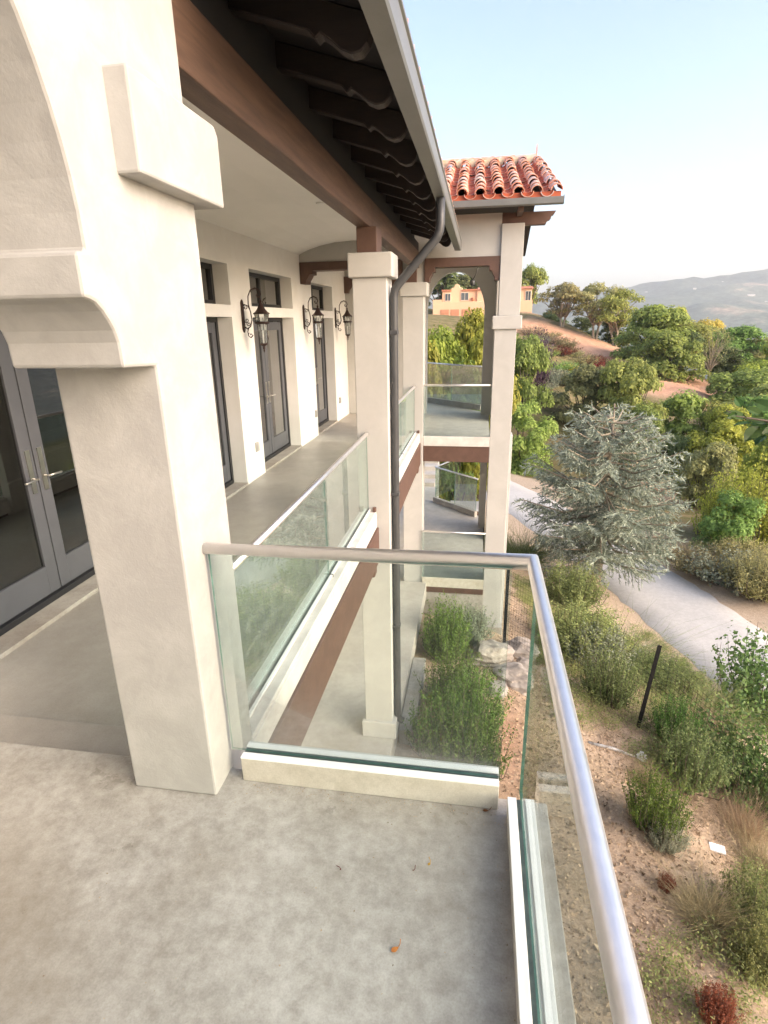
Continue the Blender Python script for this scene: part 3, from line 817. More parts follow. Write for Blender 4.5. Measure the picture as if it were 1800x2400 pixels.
mb.lathe([(0.055, -0.352), (0.056, -0.368), (0.03, -0.385), (0.012, -0.40), (0.02, -0.415), (0.008, -0.435), (0.012, -0.45), (0.003, -0.475)], 10, (0.275, 0, 0))
LAMP_PARTS.append(('cage', mb.mesh('cage', M['iron'])))
mb = MB()
for i in range(3):
    a = 2.1 * i
    mb.lathe([(0.011, -0.18), (0.011, -0.09), (0.016, -0.07), (0.012, -0.03), (0.003, -0.005)], 8, (0.275 + 0.03 * math.cos(a), 0.03 * math.sin(a), 0))
mb.tube([(0.275, 0, -0.36), (0.275, 0, -0.18)], 0.008, 6)
LAMP_PARTS.append(('candle_cluster', mb.mesh('candle_cluster', M['alu'])))
for y, lab in ((7.69, 'iron scroll wall lantern between the two nearest gallery doors'), (10.505, 'iron scroll wall lantern in the middle of the row of three'), (12.89, 'farthest of the three iron scroll wall lanterns, beside the first column')):
    e = empty('wall_lantern', (WX, y, 1.955)); tag(e, lab, 'lantern', 'wall lanterns along the gallery')
    for nm, me in LAMP_PARTS: link(nm, me, e)

# ------------------------------------------------------------------ terrain
CP = [(-1, 2, -3.55), (-1, 6, -3.55), (-0.4, 8, -3.6), (0.0, 5, -3.6), (0.2, 9.6, -3.85), (1, 3, -3.7), (2.4, 3.5, -3.75), (1.8, 6.8, -3.85), (0.65, 9.6, -3.98), (2.6, 7.8, -4.1), (3.0, 5.6, -4.1), (3.5, 3, -4.2),
      (4.6, 4, -5.0), (4.4, 8.2, -5.1), (2.4, 11, -4.9), (0.9, 12.5, -4.6), (0.6, 16, -5.6), (3.2, 14, -6.1), (5.2, 11.5, -6.6), (4.4, 20.5, -7.6), (5.4, 15, -7.4), (6.6, 10.5, -7.3), (7.6, 6, -7.3), (2.0, 21, -7.2),
      (-3, 18, -4.4), (-8, 18, -3.6), (-3, 26, -6.2), (-12, 28, -4), (-4, 0, -3.6), (-12, 0, -3.0), (0, -6, -3.6), (4, -4, -5), (10, -4, -8), (-12, -20, -3), (10, -20, -8), (-40, 0, 3), (-40, 40, 6), (-40, -40, 3), (-20, 60, 2), (-30, 100, 6), (-20, 130, 8), (30, -30, -14), (60, 0, -26), (90, -30, -32)]
ROAD = [(-9.5, 50.0), (-4.0, 42.5), (1.2, 34.6), (4.3, 28.0), (6.6, 21.8), (8.1, 17.0), (9.6, 12.0), (11.6, 4.0), (13.5, -5.0)]     # centre line
RW = 1.75
for x, y in ROAD:
    for k in (-2.2, 0, 2.6): CP.append((x + k * 0.88, y + k * 0.47, -8.0 + (0.12 if k > 2 else 0)))
for px, py, Y in [(1000, 694, 105), (1130, 670, 104), (940, 690, 103), (1160, 690, 95), (1200, 715, 90), (1260, 738, 88), (1330, 763, 85), (1170, 762, 70), (1240, 795, 66), (1195, 832, 58), (1310, 800, 70), (1180, 872, 50), (1160, 902, 46),
                  (1410, 795, 72), (1545, 832, 71), (1420, 866, 58), (1540, 862, 60), (1610, 905, 62), (1700, 960, 56), (1450, 985, 44), (1600, 1000, 42), (1465, 1062, 37), (1590, 1130, 30), (1135, 1020, 42), (1300, 960, 46), (1750, 1200, 24), (1660, 1210, 25)]:
    CP.append(tuple(at(px, py, Y)))
CP += [(8, 125, 1), (30, 118, -8), (60, 112, -20), (-10, 128, 3), (75, 80, -24), (80, 50, -22), (60, 40, -14), (45, 20, -14), (30, 10, -11), (100, 130, -40), (40, 160, -24), (-20, 170, -8), (140, 60, -46), (0, 160, -16)]
CP = np.array(CP)


def rbf_fit(P, zv, lam=0.02):
    d = np.hypot(P[:, None, 0] - P[None, :, 0], P[:, None, 1] - P[None, :, 1])
    n = len(P)
    A = np.zeros((n + 3, n + 3))
    A[:n, :n] = d + np.eye(n) * lam * -1
    A[:n, n] = 1; A[:n, n + 1:] = P; A[n, :n] = 1; A[n + 1:, :n] = P.T
    return np.linalg.solve(A, np.concatenate([zv, np.zeros(3)]))


RBF = rbf_fit(CP[:, :2], CP[:, 2])


def vnoise(x, y, s, seed=0):
    """smooth value noise"""
    x = np.asarray(x) / s; y = np.asarray(y) / s
    xi, yi = np.floor(x).astype(np.int64), np.floor(y).astype(np.int64)
    fx, fy = x - xi, y - yi
    fx = fx * fx * (3 - 2 * fx); fy = fy * fy * (3 - 2 * fy)
    def hsh(a, b):
        n = (a * 374761393 + b * 668265263 + seed * 974634777) & 0xFFFFFFFF
        n = ((n ^ (n >> 13)) * 1274126177) & 0xFFFFFFFF
        return ((n ^ (n >> 16)) & 0xFFFF) / 65535.0
    return (hsh(xi, yi) * (1 - fx) + hsh(xi + 1, yi) * fx) * (1 - fy) + (hsh(xi, yi + 1) * (1 - fx) + hsh(xi + 1, yi + 1) * fx) * fy


def road_dist(x, y):
    x = np.asarray(x, float); y = np.asarray(y, float)
    best = np.full(x.shape, 1e9)
    for (ax, ay), (bx_, by_) in zip(ROAD[:-1], ROAD[1:]):
        dx, dy = bx_ - ax, by_ - ay
        t = np.clip(((x - ax) * dx + (y - ay) * dy) / (dx * dx + dy * dy), 0, 1)
        best = np.minimum(best, np.hypot(x - ax - t * dx, y - ay - t * dy))
    return best


def hbase(x, y):
    x = np.asarray(x, float); y = np.asarray(y, float)
    sh = x.shape
    q = np.stack([x.ravel(), y.ravel()], 1)
    out = np.empty(len(q))
    for i in range(0, len(q), 20000):
        c = q[i:i + 20000]
        d = np.hypot(c[:, None, 0] - CP[None, :, 0], c[:, None, 1] - CP[None, :, 1])
        out[i:i + 20000] = d @ RBF[:len(CP)] + RBF[len(CP)] + c @ RBF[len(CP) + 1:]
    return out.reshape(sh)


def ground_h(x, y):
    z = hbase(x, y)
    rd = road_dist(x, y)
    k = np.clip((rd - RW) / 2.5, 0, 1)
    r = np.hypot(x, y)
    z = np.where(rd < RW + 0.4, -8.0, z * k + -8.0 * (1 - k))
    far = np.clip((r - 12) / 40, 0, 1)
    z = z + k * ((vnoise(x, y, 1.1, 3) - 0.5) * 0.22 + (vnoise(x, y, 0.35, 4) - 0.5) * 0.07) * (1 - far * 0.6) + k * (vnoise(x, y, 7, 5) - 0.5) * 0.9 * far
    return z


def gh(x, y): return float(ground_h(np.array([x]), np.array([y]))[0])


def ground_at(px, py, lo=3.0, hi=140.0):
    """where the line of sight through a point of the photo meets the ground"""
    d = ray(px, py)
    Y = np.geomspace(lo, hi, 500)
    P = EYE[None] + d[None] * (Y / d[1])[:, None]
    z = ground_h(P[:, 0], P[:, 1])
    i = np.argmax(P[:, 2] < z)
    return P[i] if P[i, 2] < z[i] else P[-1]


def stepped(lo, hi, c0, c1, s0, g):
    a = list(np.arange(c0, c1 + 1e-6, s0))
    s, x = s0, c1
    while x < hi: s *= g; x += s; a.append(x)
    s, x = s0, c0
    while x > lo: s *= g; x -= s; a.insert(0, x)
    return np.array(a)


gx, gy = stepped(-130, 190, -0.5, 7, 0.22, 1.05), stepped(-90, 220, 2.5, 13, 0.22, 1.045)
XX, YY = np.meshgrid(gx, gy)
ZZ = ground_h(XX, YY)
nx_, ny_ = len(gx), len(gy)
idx = np.arange(nx_ * ny_).reshape(ny_, nx_)
F = np.stack([idx[:-1, :-1], idx[:-1, 1:], idx[1:, 1:], idx[1:, :-1]], -1).reshape(-1, 4)
# where each soil lies: 0 litter and tan dirt, 1 bright orange cut earth, 2 dry gravel shoulder, 3 green-brown cover under trees
rd = road_dist(XX, YY)
zone = np.zeros((ny_, nx_, 3), np.float32)
def blob(px, py, Y, rx, ry):
    c = at(px, py, Y)
    d = np.hypot((XX - c[0]) / rx, (YY - c[1]) / ry) + (vnoise(XX, YY, 3.0, 9) - 0.5) * 0.5
    return np.clip((1.15 - d) / 0.3, 0, 1)
orange = np.maximum.reduce([blob(1480, 830, 65, 6.5, 9), blob(1260, 745, 86, 9, 5), blob(1330, 770, 80, 5, 7), blob(1180, 720, 88, 5, 5), blob(1000, 710, 100, 12, 3)])
orange = np.maximum(orange, 0.45 * blob(1470, 1060, 37, 2.5, 3))
orange = np.maximum(orange, 0.6 * np.clip(1.2 - np.hypot((XX - 0.55) / 0.35, (YY - 6.6) / 1.3), 0, 1))
orange = np.maximum(orange, 0.85 * np.clip(1.3 - np.hypot((XX - 2.4) / 0.9, (YY - 13.6) / 1.6), 0, 1))
zone[..., 0] = orange
zone[..., 1] = np.clip((4.3 - rd + (vnoise(XX, YY, 2.0, 8) - .5)) / 0.6, 0, 1)
zone[..., 2] = np.clip((np.hypot(XX, YY) - 18) / 14, 0, 1) * (1 - orange)
M['ground'], N, L, p = nodes('hillside_soil')
tc = N.new('ShaderNodeTexCoord'); vec = tc.outputs['Object']
at_ = N.new('ShaderNodeAttribute'); at_.attribute_name = 'zone'
sep = N.new('ShaderNodeSeparateColor'); L.new(at_.outputs['Color'], sep.inputs[0])
n1 = noise(N, L, vec, 0.8, 8, 0.65, 0.5); n2 = noise(N, L, vec, 9, 8, 0.75, 0.8); n3 = noise(N, L, vec, 45, 4, 0.7)
ra = ramp(N, [(0.3, (0.21, 0.15, 0.10)), (0.5, (0.42, 0.315, 0.22)), (0.7, (0.60, 0.48, 0.36))]); L.new(n2.outputs['Fac'], ra.inputs['Fac'])
rb = ramp(N, [(0.38, (0.26, 0.20, 0.12)), (0.62, (0.52, 0.39, 0.28))]); L.new(n1.outputs['Fac'], rb.inputs['Fac'])
base = mixc(N, L, 0.5, ra.outputs['Color'], rb.outputs['Color'])
ro = ramp(N, [(0.3, (0.46, 0.24, 0.145)), (0.7, (0.60, 0.36, 0.235))]); L.new(n1.outputs['Fac'], ro.inputs['Fac'])
rs = ramp(N, [(0.3, (0.38, 0.29, 0.21)), (0.7, (0.56, 0.45, 0.34))]); L.new(n2.outputs['Fac'], rs.inputs['Fac'])
rg = ramp(N, [(0.35, (0.10, 0.105, 0.035)), (0.65, (0.25, 0.19, 0.10))]); L.new(n1.outputs['Fac'], rg.inputs['Fac'])
base = mixc(N, L, sep.outputs[2], base, rg.outputs['Color'])
base = mixc(N, L, sep.outputs[1], base, rs.outputs['Color'])
base = mixc(N, L, sep.outputs[0], base, ro.outputs['Color'])
rk = ramp(N, [(0.3, 0.72), (0.6, 1.08)]); L.new(n3.outputs['Fac'], rk.inputs['Fac'])
L.new(mixc(N, L, 1.0, base, rk.outputs['Color'], 'MULTIPLY'), p.inputs['Base Color'])
p.inputs['Roughness'].default_value = 0.95; p.inputs['Specular IOR Level'].default_value = 0.15
b = N.new('ShaderNodeBump'); b.inputs['Strength'].default_value = 0.7; b.inputs['Distance'].default_value = 0.05
L.new(n2.outputs['Fac'], b.inputs['Height']); L.new(b.outputs['Normal'], p.inputs['Normal'])
me = np_mesh('ground', np.stack([XX, YY, ZZ], -1).reshape(-1, 3), F, M['ground'], True)
ca = me.color_attributes.new('zone', 'FLOAT_COLOR', 'POINT')
ca.data.foreach_set('color', np.concatenate([zone.reshape(-1, 3), np.ones((nx_ * ny_, 1), np.float32)], 1).ravel())
tag(link('ground', me), 'dry tan hillside falling away below the house', kind='structure')

# road: crowned asphalt strip
def catmull(P, n=14):
    P = [np.array(q, float) for q in P]; out = []
    for i in range(len(P) - 1):
        p0 = P[max(i - 1, 0)]; p1 = P[i]; p2 = P[i + 1]; p3 = P[min(i + 2, len(P) - 1)]
        for k in range(n):
            t = k / n
            out.append(0.5 * ((2 * p1) + (-p0 + p2) * t + (2 * p0 - 5 * p1 + 4 * p2 - p3) * t * t + (-p0 + 3 * p1 - 3 * p2 + p3) * t ** 3))
    out.append(P[-1])
    return out


cl = catmull(ROAD)
V, F = [], []
K = [-RW, -RW * 0.97, -0.8, 0, 0.8, RW * 0.97, RW]
for i, c in enumerate(cl):
    t = cl[min(i + 1, len(cl) - 1)] - cl[max(i - 1, 0)]; t /= np.linalg.norm(t)
    n = np.array([t[1], -t[0]])
    for k in K:
        jag = (vnoise(np.array([i * 0.9]), np.array([k]), 1.0, 6)[0] - 0.5) * 0.18 if abs(k) > RW * 0.9 else 0
        q = c + n * (k + jag * np.sign(k))
        V.append((q[0], q[1], -8.0 + (-0.03 if abs(k) == RW else 0.05 - 0.012 * k * k)))
for i in range(len(cl) - 1):
    for j in range(len(K) - 1):
        a = i * len(K) + j
        F.append((a, a + 1, a + len(K) + 1, a + len(K)))
M['road'] = concrete('worn_asphalt', (0.42, 0.41, 0.39), (0.53, 0.52, 0.50), (0.50, 0.47, 0.43), 0.5, 7.0, 0.8, 0.5)
tag(link('road', np_mesh('road', V, F, M['road'], True)), 'pale worn single-lane driveway curving down the slope', kind='structure')

# far hills across the valley
hx, hy = np.arange(-2600, 4300, 45.0), np.concatenate([np.arange(210, 700, 35.0), np.arange(700, 4600, 55.0)])
HX, HY = np.meshgrid(hx, hy)
t = np.clip((HY - 700) / 2300, 0, 1)
hz = -150 + (300 + 42 * np.clip((HX - 750) / 750, -1.4, 1)) * t ** 1.25
hz = np.where(HY > 3000, hz - (HY - 3000) * 0.25, hz)
hz += (vnoise(HX, HY, 420, 21) - 0.5) * 110 * np.clip(t * 2, 0, 1) * np.clip((3000 - HY) / 900, 0.12, 1) + (vnoise(HX, HY, 140, 22) - 0.5) * 40 * np.clip(t * 3, 0.1, 1) + (vnoise(HX, HY, 50, 23) - 0.5) * 26
hz = np.where(HY < 700, -150 + np.clip((600 - HY) / 390, 0, 1) ** 2 * 60 + (vnoise(HX, HY, 50, 23) - 0.5) * 10, hz)
idx = np.arange(HX.size).reshape(HX.shape)
F = np.stack([idx[:-1, :-1], idx[:-1, 1:], idx[1:, 1:], idx[1:, :-1]], -1).reshape(-1, 4)
M['hills'], N, L, p = nodes('wooded_hillside')
tc = N.new('ShaderNodeTexCoord')
n1 = noise(N, L, tc.outputs['Object'], 0.004, 8, 0.7, 0.6); n2 = noise(N, L, tc.outputs['Object'], 0.05, 5, 0.7)
r1 = ramp(N, [(0.42, (0.075, 0.105, 0.085)), (0.58, (0.13, 0.155, 0.115)), (0.70, (0.42, 0.31, 0.22))]); L.new(n1.outputs['Fac'], r1.inputs['Fac'])
r2 = ramp(N, [(0.35, 0.6), (0.65, 1.3)]); L.new(n2.outputs['Fac'], r2.inputs['Fac'])
L.new(mixc(N, L, 1.0, r1.outputs['Color'], r2.outputs['Color'], 'MULTIPLY'), p.inputs['Base Color'])
p.inputs['Roughness'].default_value = 1.0; p.inputs['Specular IOR Level'].default_value = 0.05
tag(link('far_hills', np_mesh('far_hills', np.stack([HX, HY, hz], -1).reshape(-1, 3), F, M['hills'], True)), 'hazy wooded hills across the valley', kind='structure')

# ------------------------------------------------------------------ plants: generators (meshes are shared by alike plants)
def leaf_quads(C, Nrm, size, aspect=1.7, rng=RNG):
    """one bent rhombus per leaf: C centres, Nrm rough facing, size per leaf"""
    n = len(C)
    Nrm = Nrm / (np.linalg.norm(Nrm, axis=1, keepdims=True) + 1e-9)
    t = rng.normal(size=(n, 3)); t -= Nrm * np.sum(t * Nrm, 1, keepdims=True); t /= np.linalg.norm(t, axis=1, keepdims=True) + 1e-9
    b_ = np.cross(Nrm, t)
    s = np.asarray(size).reshape(-1, 1) * np.ones((n, 1))
    V = np.stack([C - t * s * aspect * 0.5, C + b_ * s * 0.5 + Nrm * s * 0.1, C + t * s * aspect * 0.5 - Nrm * s * 0.15, C - b_ * s * 0.5 + Nrm * s * 0.1], 1).reshape(-1, 3)
    return V, np.arange(4 * n).reshape(-1, 4)


def blade_quads(A, B, wid, rng=RNG):
    """thin two-corner blades from A to B, tapering"""
    n = len(A)
    d = B - A
    sd_ = np.cross(d, rng.normal(size=(n, 3))); sd_ /= np.linalg.norm(sd_, axis=1, keepdims=True) + 1e-9
    w_ = np.asarray(wid).reshape(-1, 1) * np.ones((n, 1))
    V = np.stack([A - sd_ * w_ * 0.5, A + sd_ * w_ * 0.5, B + sd_ * w_ * 0.12, B - sd_ * w_ * 0.12], 1).reshape(-1, 3)
    return V, np.arange(4 * n).reshape(-1, 4)


def tubes(paths, seg=6):
    mb = MB()
    for p, r in paths: mb.tube(p, r, seg, caps=False)
    return np.array(mb.v), mb


def crown_tree(seed, lobes=22, n=9000, leaf=0.028, flat=0.75, bare=0.0, trunk_h=0.38, spread=0.42, multi=1, low=0.0):
    """unit tree (1 m wide and 1 m tall): limbs reaching into leafy lobes. returns (trunk MB, leaf V, leaf F)"""
    rg = np.random.default_rng(seed)
    ctr, rad = [], []
    for i in range(lobes):
        a = rg.uniform(0, 2 * math.pi); u = rg.uniform(0, 1) ** 0.6
        zt = rg.uniform(0.0, 1.0)
        prof = math.sqrt(max(1 - (2 * zt - 0.85) ** 2 * 0.75, 0.12))
        ctr.append((spread * u * prof * math.cos(a), spread * u * prof * math.sin(a), low + trunk_h + (0.90 - trunk_h - low) * zt))
        rad.append(rg.uniform(0.10, 0.19))
    ctr, rad = np.array(ctr), np.array(rad)
    k = rg.choice(lobes, n, p=rad ** 2 / np.sum(rad ** 2))
    d = rg.normal(size=(n, 3)); d /= np.linalg.norm(d, axis=1, keepdims=True)
    d[:, 2] = np.where(d[:, 2] < -0.3, -d[:, 2] * 0.6, d[:, 2])
    sh = rg.uniform(0.55, 1.05, (n, 1)) ** 0.5
    bump = 1 + 0.22 * np.sin(d[:, :1] * 7 + k[:, None]) * np.sin(d[:, 1:2] * 6 + 2 * k[:, None])
    C = ctr[k] + d * rad[k][:, None] * sh * bump * np.array([1, 1, flat])
    V, F = leaf_quads(C, d + rg.normal(size=(n, 3)) * 0.38 + np.array([0, 0, 0.55]), leaf * rg.uniform(0.6, 1.3, n), 1.6, rg)
    mb = MB()
    for q in range(multi):
        bx0 = (q - (multi - 1) / 2) * 0.04
        top = Vector((bx0 * 3 + rg.uniform(-.04, .04), rg.uniform(-.04, .04), trunk_h * 0.8))
        mb.tube([(bx0, 0, -0.06), (bx0 * 1.5 + rg.uniform(-.01, .01), 0, trunk_h * 0.4), tuple(top)], [0.03, 0.022, 0.017], 8)
        for i in range(q, lobes, multi):
            if i % 2 and lobes > 16 and not bare: continue
            c = Vector(ctr[i]); m_ = top.lerp(c, 0.5) + Vector((rg.uniform(-.03, .03), rg.uniform(-.03, .03), 0.03))
            mb.tube([tuple(top - Vector((0, 0, 0.03))), tuple(m_), tuple(c)], [0.012, 0.008, 0.003], 5, caps=False)
    return mb, V, F


def sprig_shrub(seed, stems=130, per=30, leaf=0.022, up=0.7, lean=0.55, aspect=2.2, whorl=0.05, dome=True):
    """unit shrub: many upright stems set with small leaves"""
    rg = np.random.default_rng(seed)
    CC, NN, sz = [], [], []
    mb = MB()
    for i in range(stems):
        a = rg.uniform(0, 2 * math.pi); rr_ = math.sqrt(rg.uniform(0, 1))
        b0 = np.array([0.16 * rr_ * math.cos(a), 0.16 * rr_ * math.sin(a), 0])
        out = np.array([math.cos(a), math.sin(a), 0]) * lean * rr_
        hgt = rg.uniform(0.55, 1.0) * (1 - 0.35 * rr_ ** 2 if dome else 1)
        tip = b0 + out * rg.uniform(.7, 1.1) * 0.8 + np.array([rg.normal() * 0.05, rg.normal() * 0.05, hgt])
        mid_ = (b0 + tip) / 2 + np.array([*(out[:2] * 0.25), -0.02])
        t = rg.uniform(0.15, 1.0, per) ** 0.8
        P = ((1 - t)[:, None] ** 2) * b0 + (2 * t * (1 - t))[:, None] * mid_ + (t ** 2)[:, None] * tip
        dd = rg.normal(size=(per, 3)); dd /= np.linalg.norm(dd, axis=1, keepdims=True)
        CC.append(P + dd * whorl * rg.uniform(0.3, 1, (per, 1))); NN.append(dd + np.array([0, 0, up])); sz.append(leaf * rg.uniform(.6, 1.3, per) * (1.1 - 0.4 * t))
        if i % 3 == 0: mb.tube([tuple(b0 - np.array([0, 0, .05])), tuple(mid_), tuple(tip)], [0.008, 0.005, 0.0015], 4, caps=False)
    V, F = leaf_quads(np.concatenate(CC), np.concatenate(NN), np.concatenate(sz), aspect, rg)
    return mb, V, F


def wisp_shrub(seed, n=2600, wid=0.006, lean=0.55, seg=3, core=0.12):
    """unit broom or grass clump: thin arching blades"""
    rg = np.random.default_rng(seed)
    a = rg.uniform(0, 2 * math.pi, n); u = np.sqrt(rg.uniform(0, 1, n))
    p = np.stack([core * u * np.cos(a), core * u * np.sin(a), np.full(n, -0.03)], 1)
    d = np.stack([np.cos(a) * u * lean + rg.normal(size=n) * 0.36, np.sin(a) * u * lean + rg.normal(size=n) * 0.36, rg.uniform(0.4, 1.15, n)], 1)
    L_ = rg.uniform(0.22, 1.05, n)[:, None] / seg
    Vs, Fs, o = [], [], 0
    for k in range(seg):
        q = p + d * L_
        V, F = blade_quads(p, q, wid * (1 - 0.25 * k), rg)
        Vs.append(V); Fs.append(F + o); o += len(V)
        p = q; d = d + rg.normal(size=(n, 3)) * 0.3 + np.array([0, 0, -0.13]) + np.stack([np.cos(a), np.sin(a), np.zeros(n)], 1) * 0.1
    return MB(), np.concatenate(Vs), np.concatenate(Fs)


def cedar(seed=3):
    """blue cedar, unit height: tiers of level boughs with hanging and upswept needle sprays"""
    rg = np.random.default_rng(seed)
    mb = MB()
    mb.tube([(0, 0, -0.06), (0.012, 0, 0.2), (-0.01, 0.005, 0.5), (0.01, 0, 0.8), (0.0, 0, 0.97)], [0.035, 0.028, 0.019, 0.010, 0.003], 10)
    A, B, W_ = [], [], []
    nb = 92
    for i in range(nb):
        z = 0.24 + 0.71 * ((i // 7) / (nb / 7)) ** 0.95 + rg.uniform(-0.013, 0.013)
        a = i * 2.399 + rg.uniform(-.3, .3)
        t = max(0.0, min(1.0, (z - 0.24) / 0.73))
        Lb = 0.48 * (1 - t ** 2.9) * rg.uniform(0.76, 1.06) * (0.74 + 0.26 * min(1, t / 0.2)) + 0.03
        dirv = np.array([math.cos(a), math.sin(a), 0.0])
        rise = 0.34 * (t - 0.34) + rg.uniform(-.05, .06)
        n = max(5, int(Lb * 46))
        P = []
        for k in range(n + 1):
            s = k / n
            P.append(np.array([0, 0, z]) + dirv * Lb * s + np.array([0, 0, Lb * (rise * s * 1.2 - 0.10 * math.sin(s * 3.0) + 0.07 * s * s)]))
        mb.tube([tuple(P[0]), tuple(P[n // 2]), tuple(P[n])], [0.009 * (1 - t * .6), 0.005, 0.0015], 5, caps=False)
        side = np.array([-dirv[1], dirv[0], 0])
        for k in range(2, n + 1):
            for sgn in (-1, 1):
                ln = (0.035 + 0.085 * (1 - abs(k / n - 0.55) * 1.1)) * rg.uniform(0.7, 1.2) * (0.6 + 0.6 * (1 - t))
                q0 = P[k]
                dr = side * sgn * 0.8 + dirv * 0.75 + np.array([0, 0, rg.uniform(-0.8, 0.15)]); dr /= np.linalg.norm(dr)
                m = max(3, int(ln / 0.012))
                for j in range(m):
                    b0 = q0 + dr * ln * j / m
                    for _ in range(2):
                        nd = dr * 1.0 + rg.normal(size=3) * 0.45 + np.array([0, 0, 0.18]); nd /= np.linalg.norm(nd)
                        A.append(b0); B.append(b0 + nd * rg.uniform(0.014, 0.034)); W_.append(0.0056)
                A.append(q0); B.append(q0 + dr * ln * 1.05); W_.append(0.005)
            for _ in range(3):
                nd = dirv * 0.7 + rg.normal(size=3) * 0.6 + np.array([0, 0, 0.25]); nd /= np.linalg.norm(nd)
                A.append(P[k]); B.append(P[k] + nd * rg.uniform(0.015, 0.03)); W_.append(0.0045)
    V, F = blade_quads(np.array(A), np.array(B), np.array(W_), rg)
    return mb, V, F


def variants(kind, gen, seeds, **kw):
    return [gen(s, **kw) for s in seeds]


LM = {'oak': leafmat('oak_leaves', (0.446, 0.503, 0.139), (0.196, 0.242, 0.074), 0.45),
      'oak_dark': leafmat('dark_oak_leaves', (0.235, 0.281, 0.104), (0.104, 0.135, 0.053), 0.4),
      'olive': leafmat('olive_leaves', (0.466, 0.443, 0.194), (0.233, 0.225, 0.101), 0.45),
      'lime': leafmat('lime_leaves', (0.475, 0.525, 0.094), (0.225, 0.269, 0.056), 0.5),
      'green': leafmat('bright_green_leaves', (0.403, 0.538, 0.143), (0.160, 0.235, 0.067), 0.5),
      'yellow': leafmat('yellow_leaves', (0.70, 0.60, 0.14), (0.42, 0.38, 0.10), 0.5),
      'purple': leafmat('purple_leaves', (0.16, 0.095, 0.135), (0.075, 0.045, 0.068), 0.3),
      'cedar': leafmat('blue_cedar_needles', (0.50, 0.56, 0.45), (0.13, 0.165, 0.12), 0.15, 0.6, 0.0),
      'shrub': leafmat('small_shrub_leaves', (0.17, 0.29, 0.06), (0.045, 0.09, 0.024), 0.45, 0.45),
      'glossy': leafmat('glossy_leaves', (0.188, 0.312, 0.088), (0.062, 0.119, 0.037), 0.35, 0.35),
      'broom': leafmat('broom_stems', (0.341, 0.385, 0.143), (0.154, 0.193, 0.072), 0.45),
      'dry': leafmat('dry_straw', (0.50, 0.40, 0.25), (0.26, 0.20, 0.12), 0.3),
      'red': leafmat('dead_red_leaves', (0.26, 0.07, 0.036), (0.12, 0.042, 0.026), 0.3),
      'grey': leafmat('grey_sage', (0.32, 0.35, 0.24), (0.17, 0.19, 0.13), 0.3),
      'flower': leafmat('yellow_flowers', (0.85, 0.62, 0.05), (0.7, 0.4, 0.03), 0.3)}
GEN = {'oak': variants('oak', crown_tree, (1, 2, 3, 4), lobes=34, n=13000, leaf=0.025, trunk_h=0.3, spread=0.45),
       'bush': variants('bush', crown_tree, (11, 12, 13), lobes=34, n=13000, leaf=0.027, trunk_h=0.08, low=-0.05, flat=0.95, spread=0.42),
       'tall': variants('tall', crown_tree, (21, 22), lobes=24, n=10000, leaf=0.026, trunk_h=0.3, spread=0.38, flat=1.0),
       'euc': variants('euc', crown_tree, (31, 32, 33), lobes=26, n=6500, leaf=0.024, trunk_h=0.42, flat=0.6, bare=1, multi=2),
       'bare': variants('bare', crown_tree, (41,), lobes=34, n=1500, leaf=0.018, trunk_h=0.25, flat=0.8, bare=1),
       'shrub': variants('shrub', sprig_shrub, (51, 52, 53), stems=240, per=34),
       'leafy': variants('leafy', sprig_shrub, (61, 62), stems=120, per=26, leaf=0.045, whorl=0.09, aspect=1.5, lean=0.8),
       'feather': variants('feather', sprig_shrub, (66, 67), stems=210, per=46, leaf=0.026, whorl=0.075, aspect=2.2, lean=0.62, dome=True),
       'wisp': variants('wisp', wisp_shrub, (71, 72), n=1900, wid=0.009, seg=4, core=0.22),
       'tuft': variants('tuft', wisp_shrub, (81, 82), n=420, wid=0.012, lean=0.9, core=0.25),
       'mound': variants('mound', sprig_shrub, (91, 92), stems=120, per=22, leaf=0.05, whorl=0.1, aspect=1.6, lean=1.0),
       'cedar': [cedar()]}
_mesh = {}


def plant(name, label, cat, pos, wd, ht, gen, leaf, bark='bark', group=None, var=None, rz=None, crown='crown', stem='trunk'):
    """a plant at pos, wd metres wide and ht tall; meshes are shared between plants of one kind"""
    vi = (var if var is not None else random.randrange(99)) % len(GEN[gen])
    key = (gen, vi, leaf, bark)
    if key not in _mesh:
        mb, V, F = GEN[gen][vi]
        _mesh[key] = (np_mesh(name + '_' + crown, V, F, LM[leaf]), mb.mesh(name + '_' + stem, M[bark]) if mb.v else None)
    e = empty(name, tuple(pos), random.uniform(0, 6.28) if rz is None else rz)
    tag(e, label, cat, group)
    c = link(crown, _mesh[key][0], e); c.scale = (wd, wd, ht)
    if _mesh[key][1]:
        t = link(stem, _mesh[key][1], e); t.scale = (wd, wd, ht)
    return e


def ptree(name, label, x0, x1, yt, yb, Y, gen, leaf, bark='bark', group=None, sink=0.0, var=None, cat='tree', **kw):
    """tree filling the box x0..x1, yt..yb of the photo view at the distance Y"""
    a, b_ = at(x0, (yt + yb) / 2, Y), at(x1, (yt + yb) / 2, Y)
    top, bot = at((x0 + x1) / 2, yt, Y), at((x0 + x1) / 2, yb, Y)
    zb = min(gh(bot[0], Y), bot[2]) - sink if gh(bot[0], Y) > bot[2] - 6 else bot[2]
    return plant(name, label, cat, (bot[0], Y, zb), (b_[0] - a[0]) * {'oak': 1.3, 'euc': 1.3, 'bush': 1.3, 'tall': 1.25}.get(gen, 1.12), (top[2] - zb) / 0.97, gen, leaf, bark, group, var, **kw)


